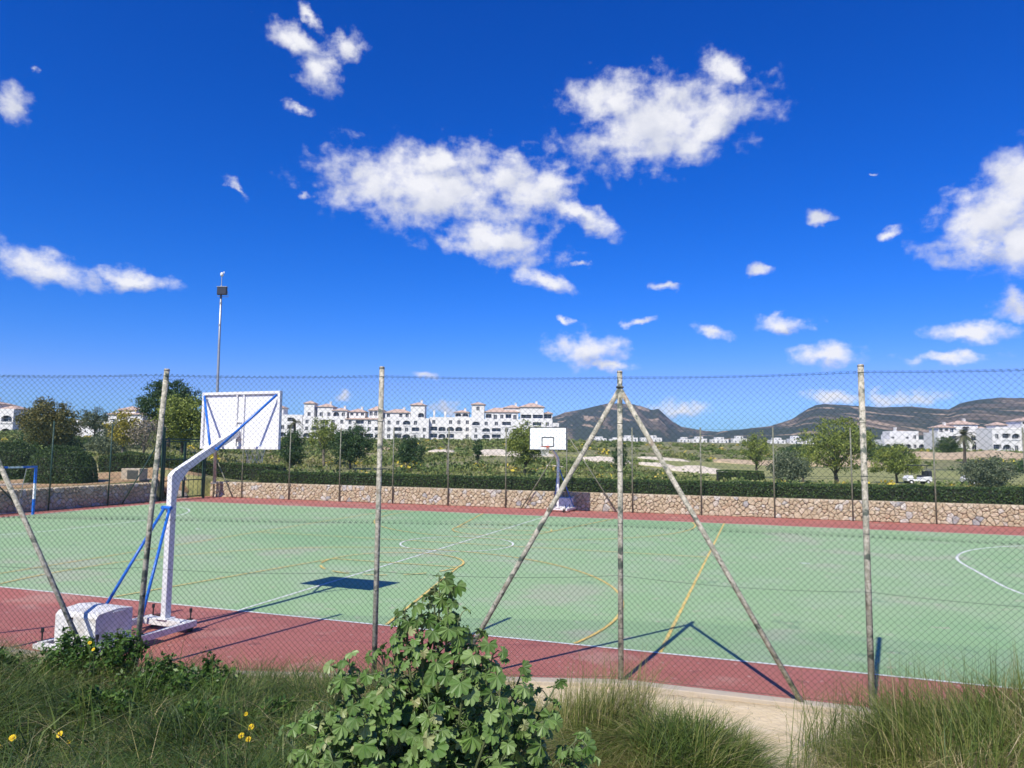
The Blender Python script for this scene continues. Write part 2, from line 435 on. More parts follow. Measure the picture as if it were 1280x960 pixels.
tint_mat('mallow_leaf', [(0, (.045, .110, .018)), (.45, (.105, .210, .040)), (.8, (.190, .295, .085)), (1, (.36, .36, .17))], .42, .22, vary=(26, (.24, .30, .13), .5))
mat('mallow_stem', (.10, .13, .05), .6)
mat('bark', (.085, .066, .048), .9, [(5, 5, .45, .65, (.15, .12, .09), .7)], (12, .7, .05))
mat('pale_bark', (.22, .19, .15), .9, [(5, 5, .45, .65, (.14, .12, .09), .7)])
mat('flower_yellow', (.80, .58, .015), .6)
mat('flower_eye', (.62, .36, .01), .7)
mat('house_white', (.76, .745, .72), .85, [(.25, 4, .45, .7, (.68, .66, .63), .6)])
mat('house_cream', (.72, .66, .57), .85, [(.25, 4, .45, .7, (.66, .60, .52), .6)])
mat('house_white_shaded', (.36, .37, .60), .85)  # a white wall with its bluish shade put into the colour
mat('roof_tile', (.51, .375, .30), .9, [(.8, 4, .45, .65, (.57, .44, .36), .8), (3, 3, .5, .7, (.38, .24, .175), .6)])
mat('window_glass', (.085, .09, .105), .15, spec=.6)
mat('window_blue', (.06, .09, .15), .2, spec=.6)
mat('cart_white', (.80, .80, .80), .3)
mat('cart_dark', (.025, .028, .035), .5)
mat('floodlight_glass', (.05, .052, .055), .2)
mat('plastic_white', (.75, .75, .74), .4)
mat('box_grey', (.065, .07, .068), .7, [(9, 4, .5, .7, (.10, .10, .095), .6)])

# ------------------------------------------------------------------ mesh helpers
def tag(o, label=None, cat=None, group=None, kind=None):
    if label: o['label'] = label
    if cat: o['category'] = cat
    if group: o['group'] = group
    if kind: o['kind'] = kind
    return o
def empty(name, loc=(0, 0, 0), rz=0.0):
    o = bpy.data.objects.new(name, None)
    o.empty_display_size = .2
    COL.objects.link(o); o.location = loc; o.rotation_euler = (0, 0, rz)
    return o
def link(name, me, parent=None):
    o = bpy.data.objects.new(name, me); COL.objects.link(o); o.parent = parent
    return o
def np_mesh(name, V, F, m, parent=None, tint=None, smooth=False):
    V = np.ascontiguousarray(V, np.float32); F = np.ascontiguousarray(F, np.int32)
    me = bpy.data.meshes.new(name)
    me.vertices.add(len(V)); me.vertices.foreach_set('co', V.ravel())
    me.loops.add(F.size); me.loops.foreach_set('vertex_index', F.ravel())
    me.polygons.add(len(F)); me.polygons.foreach_set('loop_start', np.arange(0, F.size, F.shape[1], dtype=np.int32))
    if smooth: me.polygons.foreach_set('use_smooth', np.ones(len(F), bool))
    me.update(calc_edges=True)
    if tint is not None:
        a = me.attributes.new('tint', 'FLOAT', 'POINT')
        a.data.foreach_set('value', np.ascontiguousarray(tint, np.float32))
    me.materials.append(MATS[m])
    return link(name, me, parent)
class MB:
    def __init__(s): s.v = []; s.f = []
    def add(s, V, F):
        n = len(s.v); s.v += [tuple(p) for p in V]; s.f += [tuple(i + n for i in f) for f in F]; return s
    def box(s, c, d, rz=0.0):
        x, y, z = d[0] / 2, d[1] / 2, d[2] / 2; cr, sr = math.cos(rz), math.sin(rz)
        P = [(-x, -y, -z), (x, -y, -z), (x, y, -z), (-x, y, -z), (-x, -y, z), (x, -y, z), (x, y, z), (-x, y, z)]
        P = [(c[0] + p[0] * cr - p[1] * sr, c[1] + p[0] * sr + p[1] * cr, c[2] + p[2]) for p in P]
        return s.add(P, [(0, 3, 2, 1), (4, 5, 6, 7), (0, 1, 5, 4), (1, 2, 6, 5), (2, 3, 7, 6), (3, 0, 4, 7)])
    def bar(s, p0, p1, w0, h0, w1=None, h1=None, up=(0, 0, 1)):
        """a straight bar of rectangular section from p0 to p1"""
        w1 = w0 if w1 is None else w1; h1 = h0 if h1 is None else h1
        a, b = Vector(p0), Vector(p1); d = (b - a).normalized(); r = d.cross(Vector(up))
        if r.length < 1e-5: r = Vector((1, 0, 0))
        r.normalize(); n = r.cross(d)
        P = []
        for q, w, h in ((a, w0, h0), (b, w1, h1)):
            for i, j in ((-1, -1), (1, -1), (1, 1), (-1, 1)): P.append(tuple(q + r * (i * w / 2) + n * (j * h / 2)))
        return s.add(P, [(3, 2, 1, 0), (4, 5, 6, 7), (0, 1, 5, 4), (1, 2, 6, 5), (2, 3, 7, 6), (3, 0, 4, 7)])
    def tube(s, pts, rad, n=8, closed=False):
        pts = [Vector(p) for p in pts]; k = len(pts)
        rad = [rad] * k if isinstance(rad, (int, float)) else list(rad)
        V = []; prev = None
        for i, p in enumerate(pts):
            if closed: t = pts[(i + 1) % k] - pts[i - 1]
            else: t = pts[min(i + 1, k - 1)] - pts[max(i - 1, 0)]
            t.normalize()
            if prev is None:
                prev = t.cross(Vector((0, 0, 1)))
                if prev.length < 1e-3: prev = t.cross(Vector((0, 1, 0)))
            r = (prev - t * prev.dot(t)).normalized(); prev = r; b = t.cross(r)
            for j in range(n):
                a = 2 * math.pi * j / n
                V.append(tuple(p + (r * math.cos(a) + b * math.sin(a)) * rad[i]))
        F = []
        for i in range(k if closed else k - 1):
            i2 = (i + 1) % k
            for j in range(n): F.append((i * n + j, i * n + (j + 1) % n, i2 * n + (j + 1) % n, i2 * n + j))
        if not closed:
            F.append(tuple(range(n - 1, -1, -1))); F.append(tuple((k - 1) * n + j for j in range(n)))
        return s.add(V, F)
    def prism(s, poly, y0, y1):
        """polygon given in (x, z), extruded from y0 to y1"""
        n = len(poly)
        V = [(p[0], y0, p[1]) for p in poly] + [(p[0], y1, p[1]) for p in poly]
        F = [tuple(range(n)), tuple(range(2 * n - 1, n - 1, -1))] + [(i, i + n, (i + 1) % n + n, (i + 1) % n) for i in range(n)]
        return s.add(V, F)
    def prism_x(s, poly, x0, x1):
        """polygon given in (y, z), extruded from x0 to x1"""
        n = len(poly)
        V = [(x0, p[0], p[1]) for p in poly] + [(x1, p[0], p[1]) for p in poly]
        F = [tuple(range(n - 1, -1, -1)), tuple(range(n, 2 * n))] + [(i, (i + 1) % n, (i + 1) % n + n, i + n) for i in range(n)]
        return s.add(V, F)
    def build(s, name, m, parent=None, smooth=False, bevel=0.0):
        me = bpy.data.meshes.new(name); me.from_pydata(s.v, [], s.f)
        if smooth: me.polygons.foreach_set('use_smooth', np.ones(len(me.polygons), bool))
        me.materials.append(MATS[m]); me.update()
        o = link(name, me, parent)
        if bevel:
            b = o.modifiers.new('bevel', 'BEVEL'); b.width = bevel; b.segments = 2; b.limit_method = 'ANGLE'
        return o
def copy_tree(o, parent=None):
    c = o.copy(); COL.objects.link(c); c.parent = parent
    for ch in o.children: copy_tree(ch, c)
    return c

def rand_dirs(n):
    d = RNG.normal(size=(n, 3)); return d / np.linalg.norm(d, axis=1)[:, None]
def leaf_quads(C, size, aspect=.55, face=None, spread=1.0):
    """one small pointed leaf (a folded rhombus) per centre"""
    n = len(C)
    nrm = rand_dirs(n) * spread
    if face is not None: nrm = nrm + face
    nrm /= np.linalg.norm(nrm, axis=1)[:, None] + 1e-9
    t = np.cross(nrm, rand_dirs(n)); t /= np.linalg.norm(t, axis=1)[:, None] + 1e-9
    b = np.cross(nrm, t)
    size = np.broadcast_to(np.asarray(size, float), (n,))[:, None]
    V = np.empty((n, 4, 3))
    V[:, 0] = C - t * size * .5
    V[:, 1] = C + b * size * .5 * aspect + nrm * size * .06
    V[:, 2] = C + t * size * .5
    V[:, 3] = C - b * size * .5 * aspect + nrm * size * .06
    F = np.arange(4 * n).reshape(n, 4)
    return V.reshape(-1, 3), F
def foliage(name, C, size, m, parent=None, aspect=.6, tint=None, face=None, spread=1.0):
    V, F = leaf_quads(C, size, aspect, face, spread)
    if tint is None: tint = RNG.random(len(C))
    return np_mesh(name, V, F, m, parent, np.repeat(tint, 4))
def blades(name, roots, h, w, az, bend, tint, m='grass_blade', parent=None, kind='stuff'):
    n = len(roots)
    ts = np.array([0, .38, .72, 1.0])
    d = np.stack([np.cos(az), np.sin(az), np.zeros(n)], 1)
    yaw = RNG.random(n) * 2 * np.pi
    side = np.stack([np.cos(yaw), np.sin(yaw), np.zeros(n)], 1)
    V = np.empty((n, 8, 3))
    for i, t in enumerate(ts):
        p = roots + d * (h * bend * t * t)[:, None]
        p[:, 2] = p[:, 2] + h * t * (1 - .45 * np.minimum(bend, 1.6) * t)
        ww = w * (1, .85, .5, .08)[i]
        V[:, 2 * i] = p - side * ww[:, None] / 2; V[:, 2 * i + 1] = p + side * ww[:, None] / 2
    base = np.arange(n)[:, None] * 8
    F = np.concatenate([base + np.array([[0, 1, 3, 2]]), base + np.array([[2, 3, 5, 4]]), base + np.array([[4, 5, 7, 6]])])
    o = np_mesh(name, V.reshape(-1, 3), F, m, parent, np.repeat(tint, 8))
    if kind: o['kind'] = kind
    return o

# ================================================================== THE SETTING
def build_ground():
    rr = [.6]
    while rr[-1] < 20: rr.append(rr[-1] * 1.022)
    while rr[-1] < 60: rr.append(rr[-1] + .36)
    while rr[-1] < 4500: rr.append(rr[-1] * 1.035)
    R = np.array(rr)
    th = np.concatenate([np.radians(np.arange(-180, -52, 4)), np.radians(np.arange(-52, 52, .4)), np.radians(np.arange(52, 180.1, 4))])
    TH, RR = np.meshgrid(th, R)
    X, Y = RR * np.sin(TH), RR * np.cos(TH)
    Yt = np.where(Y < 5, np.maximum(Y, 5), Y)
    Z = land(X, Y)
    V = np.stack([X, Y, Z], -1).reshape(-1, 3)
    nr, nt_ = X.shape
    i = np.arange(nr - 1)[:, None] * nt_ + np.arange(nt_ - 1)[None, :]
    F = np.stack([i, i + nt_, i + nt_ + 1, i + 1], -1).reshape(-1, 4)
    cx, cy = V[F, 0].mean(1), V[F, 1].mean(1)
    u, v = to_uv(cx, cy)
    near = (v < fence_v(u)) & (np.hypot(cx, cy) < 40)
    for nm, sel, m in (('ground', near, 'sand'), ('terrain', ~near, 'scrubland')):
        f = F[sel]; ids, inv = np.unique(f, return_inverse=True)
        o = np_mesh(nm, V[ids], inv.reshape(-1, 4), m, smooth=True)
        tag(o, kind='structure')
build_ground()

def sheet(name, poly_xy, z, m, parent=None, kind=None):
    me = bpy.data.meshes.new(name)
    me.from_pydata([(p[0], p[1], z) for p in poly_xy], [], [tuple(range(len(poly_xy)))])
    me.materials.append(MATS[m]); me.update()
    o = link(name, me, parent)
    if kind: o['kind'] = kind
    return o
def uvs(L): return [uvw(u, v)[:2] for u, v in L]

# --- court: red apron, green playing surface, painted lines
court = empty('sports_court'); tag(court, kind='structure')
apron = EDGE_UV + [(27.0, WALL_V + .1), (-22.0, WALL_V + .1)]
sheet('red_surface', uvs(apron), 0.0, 'court_red', court)
sheet('green_surface', uvs([(-HALF_L, -HALF_W), (HALF_L, -HALF_W), (HALF_L, HALF_W), (-HALF_L, HALF_W)]), .004, 'court_green', court)
def stroke(pts, w, z, m, name, closed=False):
    """a painted line of width w along uv points, as a flat strip"""
    P = np.array(pts, float); n = len(P)
    V = []
    for i in range(n):
        if closed: t = P[(i + 1) % n] - P[i - 1]
        else: t = P[min(i + 1, n - 1)] - P[max(i - 1, 0)]
        t = t / np.linalg.norm(t); nn = np.array([-t[1], t[0]]) * w / 2
        V += [uvw(*(P[i] + nn), z), uvw(*(P[i] - nn), z)]
    F = []
    for i in range(n if closed else n - 1):
        j = (i + 1) % n; F.append((2 * i, 2 * i + 1, 2 * j + 1, 2 * j))
    return np_mesh(name, np.array(V), np.array(F), m, court)
def seg(a, b, k=2): return [(a[0] + (b[0] - a[0]) * i / (k - 1), a[1] + (b[1] - a[1]) * i / (k - 1)) for i in range(k)]
def arc(cu, cv, r, a0, a1, k=48): return [(cu + r * math.cos(math.radians(a0 + (a1 - a0) * i / (k - 1))), cv + r * math.sin(math.radians(a0 + (a1 - a0) * i / (k - 1)))) for i in range(k)]
ZL = .008
LW = .055
for a, b in (((-HALF_L, -HALF_W), (HALF_L, -HALF_W)), ((-HALF_L, HALF_W), (HALF_L, HALF_W)), ((-HALF_L, -HALF_W), (-HALF_L, HALF_W)), ((HALF_L, -HALF_W), (HALF_L, HALF_W))):
    stroke(seg(a, b), LW, ZL, 'line_white', 'boundary_line')
stroke(seg((0, -HALF_W + .03), (0, HALF_W - .03)), LW, ZL + .002, 'line_white', 'centre_line')
stroke(arc(0, 0, 1.74, 0, 357, 96), LW, ZL + .004, 'line_white', 'centre_circle', True)
for s in (1, -1):
    a = arc(s * HALF_L, 1.5, 6, 90, 180 if s > 0 else 0, 30) + arc(s * HALF_L, -1.5, 6, 180 if s > 0 else 0, 270 if s > 0 else -90, 30)
    stroke(a, LW + .01, ZL, 'line_white', 'goal_area_line')
    stroke(seg((s * 10 - .12, 0), (s * 10 + .12, 0)), .1, ZL, 'line_white', 'penalty_mark')
    stroke(seg((s * 7.5, -HALF_W), (s * 7.5, HALF_W)), LW, ZL + .006, 'line_yellow', 'side_line')
    # basketball marks at the two long sides
    v0 = s * HALF_W
    th = math.degrees(math.asin(1.85 / 6.5))
    stroke([(-6.27, v0)] + [(p[0], s * p[1]) for p in arc(0, 8.0, 6.5, 180 - math.degrees(math.asin(-1.0 / 6.5)) , 360 + math.degrees(math.asin(-1.0 / 6.5)), 60)][0:] + [(6.27, v0)] if False else
           [(6.5 * math.cos(math.radians(t)), s * (8.0 + 6.5 * math.sin(math.radians(t)))) for t in np.linspace(17, -197, 70)], LW, ZL + .010, 'line_yellow', 'three_point_line')
    vf = s * (HALF_W - 5.8)
    stroke(seg((-3, v0), (-1.8, vf)), LW, ZL + .012, 'line_yellow', 'key_line')
    stroke(seg((3, v0), (1.8, vf)), LW, ZL + .012, 'line_yellow', 'key_line')
    stroke(seg((-1.8, vf), (1.8, vf)), LW, ZL + .014, 'line_yellow', 'free_throw_line')
    stroke(arc(0, vf, 1.8, 0, -180 * s, 40), LW, ZL + .016, 'line_yellow', 'free_throw_arc')
    for k in range(6):
        stroke(arc(0, vf, 1.8, s * (180 * (k + .2) / 6), s * (180 * (k + .8) / 6), 6), LW, ZL + .016, 'line_yellow', 'dashed_arc')
stroke(seg((-7.5, 0), (7.5, 0)), LW, ZL + .018, 'line_yellow', 'half_way_line')

# --- concrete kerb under the near fence
kerb = MB()
for (a, b) in zip(EDGE_UV[:-1], EDGE_UV[1:]):
    d = np.array(b) - np.array(a); d = d / np.linalg.norm(d); n = np.array([d[1], -d[0]])
    o0, o1 = -.05, .13
    P = []
    for z in (-.3, .02):
        for (p, o) in ((a, o0), (b, o0), (b, o1), (a, o1)):
            q = np.array(p) + n * o; P.append(uvw(q[0], q[1], z))
    kerb.add(P, [(0, 1, 2, 3)[::-1], (4, 5, 6, 7), (0, 1, 5, 4), (1, 2, 6, 5), (2, 3, 7, 6), (3, 0, 4, 7)])
tag(kerb.build('kerb', 'concrete', bevel=.01), kind='structure')

# --- far relief
def mountain(name, prof, D, front, back, seed, amp):
    """prof: (bearing X/Y, ridge height); a body of land with depth, rising towards its ridge at distance D"""
    b0, b1 = prof[0][0], prof[-1][0]
    nb, ny = 260, 90
    B = np.linspace(b0, b1, nb); tt = np.linspace(-1, 1, ny)
    Bm, Tm = np.meshgrid(B, tt)
    H = np.interp(Bm, [p[0] for p in prof], [p[1] for p in prof])
    Yd = D + np.where(Tm < 0, Tm * front, Tm * back)
    Xd = Bm * Yd
    t = np.abs(Tm)
    shape = np.where(Tm < 0, (1 - t) ** .75, (1 - t) ** 1.1)
    n = fbm(Xd / 170, Yd / 260, 5, seed)
    gul = np.abs(fbm(Xd / 90, Yd / 400, 4, seed + 9) - .5) * 2
    edge = np.clip(t * 8, 0, 1)
    Z = 6 + (H - 6) * shape + edge * (1 - t) * amp * ((n - .5) * 1.1 - gul * .7)
    Z = Z + (1 - edge) * (fbm(Xd / 30, Yd / 30, 3, seed + 4) - .5) * amp * .14
    Z = np.where(t > .98, -5, Z)
    V = np.stack([Xd, Yd, Z], -1).reshape(-1, 3)
    i = np.arange(ny - 1)[:, None] * nb + np.arange(nb - 1)[None, :]
    F = np.stack([i, i + 1, i + nb + 1, i + nb], -1).reshape(-1, 4)
    tag(np_mesh(name, V, F, 'mountain_scrub', smooth=True), kind='structure')
mountain('mountain', [(0.0007, 44.9), (0.0339, 85.6), (0.0562, 110.2), (0.0729, 123.9), (0.1008, 139.3), (0.1175, 149.1), (0.1309, 157.4), (0.1678, 156.9), (0.1811, 150.5), (0.1956, 138.8), (0.2046, 143.0), (0.2123, 124.4), (0.2234, 100.6), (0.2366, 82.2), (0.2677, 69.6), (0.3011, 62.3), (0.3455, 50.0)], 2400, 900, 800, 3, 26)
mountain('mountain_ridge', [(0.2231, 31.7), (0.2677, 47.3), (0.3123, 58.6), (0.3402, 65.5), (0.3625, 70.1), (0.3906, 87.5), (0.4111, 113.3), (0.4246, 126.3), (0.4359, 128.6), (0.4693, 126.0), (0.5139, 121.5), (0.5586, 124.5), (0.6088, 119.0), (0.6259, 134.2), (0.6485, 145.2), (0.6822, 150.1), (0.7158, 152.8), (0.7715, 147.4), (0.849, 125.5), (0.9368, 84.6)], 1900, 950, 900, 8, 24)

# ================================================================== VEGETATION AND GROUND PATCHES BEYOND THE COURT
def patch(name, cx, cy, rx, ry, m, lift=.06, tilt=0.0, rot=0.0, seed=0, wob=.25, kind='structure'):
    """an irregular sheet draped over the land; tilt raises its far side (a bunker face, an earth bank)"""
    k, nr = 40, 7
    ang = np.linspace(0, 2 * np.pi, k, endpoint=False)
    edge = 1 + wob * (fbm(np.cos(ang) * 2 + seed * 3.1 + 9, np.sin(ang) * 2 + 5, 3, seed) - .5) * 2
    V = []
    for r in np.linspace(0, 1, nr)[1:]:
        lx, ly = np.cos(ang) * rx * r * edge, np.sin(ang) * ry * r * edge
        x, y = cx + lx * math.cos(rot) - ly * math.sin(rot), cy + lx * math.sin(rot) + ly * math.cos(rot)
        lf = lift + tilt * (ly / ry * .5 + .5) * (1 if tilt else 0)
        V.append(np.stack([x, y, land(x, y) + (lf if r < .99 else lf * .8)], 1))
    V.append(np.stack([x, y, land(x, y) - .3], 1))
    c = np.array([[cx, cy, land(np.array([cx]), np.array([cy]))[0] + lift + tilt * .5]])
    V = np.concatenate([c] + V)
    T = []
    for j in range(k): T.append((0, 1 + j, 1 + (j + 1) % k, 1 + (j + 1) % k))
    me = bpy.data.meshes.new(name)
    F = [(0, 1 + j, 1 + (j + 1) % k) for j in range(k)]
    for r in range(nr - 1):
        for j in range(k):
            a, b = 1 + r * k, 1 + (r + 1) * k
            F.append((a + j, b + j, b + (j + 1) % k, a + (j + 1) % k))
    me.from_pydata([tuple(p) for p in V], [], F); me.materials.append(MATS[m]); me.update()
    me.polygons.foreach_set('use_smooth', np.ones(len(me.polygons), bool))
    o = link(name, me); o['kind'] = kind
    return o
FAIR = [(54, 96, 36, 34, 0), (66, 78, 30, 16, 0), (40, 74, 14, 12, 0), (30, 128, 22, 16, 0), (-2, 128, 16, 10, 0), (-34, 62, 10, 5, 0)]
for i, (cx, cy, rx, ry, ro) in enumerate(FAIR):
    patch('fairway', cx, cy, rx, ry, 'turf', .10, 0, ro, 20 + i, .2)
BUNK = [(-1.5, 112, 4.6, 2.2, .7), (3.5, 116, 3.2, 1.6, .6), (-3.2, 126, 3.0, 1.6, .6), (-12.5, 128, 2.2, 1.0, .5), (13.5, 104, 3.6, 1.7, .7), (25.0, 96, 3.8, 2.0, .8), (20.5, 102, 2.4, 1.0, .5), (4.4, 78, 1.2, .6, .25), (28, 132, 5, 1.2, .5)]
for i, (cx, cy, rx, ry, ti) in enumerate(BUNK):
    patch('sand_bunker', cx, cy, rx, ry, 'bunker_sand', .08, ti, 0, 40 + i, .35)
EARTH = [(98, 172, 16, 6, 1.6, -.25), (122, 178, 12, 6, 2.0, -.2), (78, 170, 10, 4, 1.0, 0), (60, 138, 9, 4, 1.8, -.3), (47, 140, 8, 3, 1.0, 0), (-10, 54.5, 9, .8, 0, -.12), (2.5, 53, 5, .6, 0, -.2), (-26, 140, 7, 2, .6, 0), (105, 190, 26, 4, 1.0, -.1)]
for i, (cx, cy, rx, ry, ti, ro) in enumerate(EARTH):
    patch('earth_patch', cx, cy, rx, ry, 'earth', .08, ti, ro, 60 + i, .4)
# ochre soil behind the left-hand wall, and the path outside the gate
patch('soil_bank', *uvw(-24.6, 4.5)[:2], 3.1, 11.5, 'soil', .05, 0, -A, 80, .05)
patch('footpath', *uvw(-23.2, 11.6)[:2], 1.5, 1.0, 'concrete', .09, 0, -A, 82, .05)
patch('footpath', *uvw(-24.0, -2.0)[:2], 1.0, 7.0, 'concrete', .10, 0, -A + .05, 83, .05)

# ---- trees
def tree(name, label, x, y, ztop, width, leaf='pine_leaf', bark='bark', crown_from=.35, clumps=90, per=48, size=.17, shape='round',
         trunk_r=None, lean=(0, 0), clump_r=.42, seed=0, group=None, limbs=9, depth=None, cat='tree', fork=1):
    global RNG
    RNG = np.random.default_rng(500 + seed)
    rnd = random.Random(seed)
    z0 = ground_z(x, y) - .1
    H = ztop - z0
    root = empty(name, (x, y, z0)); tag(root, label, cat, group)
    rx = width / 2; ry = (depth or width) / 2
    zc0 = H * crown_from; rz = (H - zc0) / 2; cz = (H + zc0) / 2
    d = rand_dirs(clumps)
    rad = RNG.random(clumps) ** .42
    if shape == 'umbrella':
        d[:, 2] = np.abs(d[:, 2]) * 1.0 - .12
        C = d * rad[:, None] * np.array([rx, ry, (H - zc0)]); C[:, 2] += zc0 + .1
    elif shape == 'pine':
        C = d * rad[:, None] * np.array([rx, ry, rz]); C[:, 2] += cz
        f = 1 - .35 * np.clip((C[:, 2] - cz) / rz, 0, 1)
        C[:, :2] *= f[:, None]
    else:
        C = d * rad[:, None] * np.array([rx, ry, rz]); C[:, 2] += cz
    C *= (1 - .12 * RNG.random((clumps, 1)))
    C[:, 0] += lean[0] * (C[:, 2] / H); C[:, 1] += lean[1] * (C[:, 2] / H)
    cr = clump_r * (.65 + .7 * RNG.random(clumps)) * min(1.0, width / 4 + .3)
    pts = np.repeat(C, per, 0) + RNG.normal(size=(clumps * per, 3)) * np.repeat(cr, per)[:, None] * np.array([.5, .5, .36])
    tone = np.repeat(RNG.random(clumps), per) * .55 + RNG.random(clumps * per) * .45
    pts[:, 2] = np.maximum(pts[:, 2], .12)
    foliage('crown', pts, size * (.7 + .6 * RNG.random(len(pts))), leaf, root, .62, tone)
    # trunk and limbs
    tr = trunk_r or max(.07, H * .026)
    mb = MB()
    top = Vector((lean[0] * .6, lean[1] * .6, zc0 + rz * .35))
    k1 = Vector((rnd.uniform(-.12, .12) * H * .25, rnd.uniform(-.1, .1) * H * .2, top.z * .5)) + Vector((lean[0] * .2, lean[1] * .2, 0))
    mb.tube([(0, 0, -.1), (k1.x * .4, k1.y * .4, k1.z * .45), tuple(k1), tuple(top)], [tr * 1.35, tr * 1.05, tr * .85, tr * .45], 8)
    idx = RNG.permutation(clumps)[:limbs]
    for q in idx:
        s = rnd.uniform(.35, .95)
        p0 = k1.lerp(top, s) if s > .5 else Vector((0, 0, 0)).lerp(k1, .5 + s)
        p1 = Vector(C[q]); mid = p0.lerp(p1, .5) + Vector((rnd.uniform(-.1, .1), rnd.uniform(-.1, .1), rnd.uniform(-.25, .05))) * min(1.0, H * .25)
        mb.tube([tuple(p0), tuple(mid), tuple(p1)], [tr * .42, tr * .27, tr * .1], 5)
    mb.build('trunk', bark, root, smooth=True)
    return root
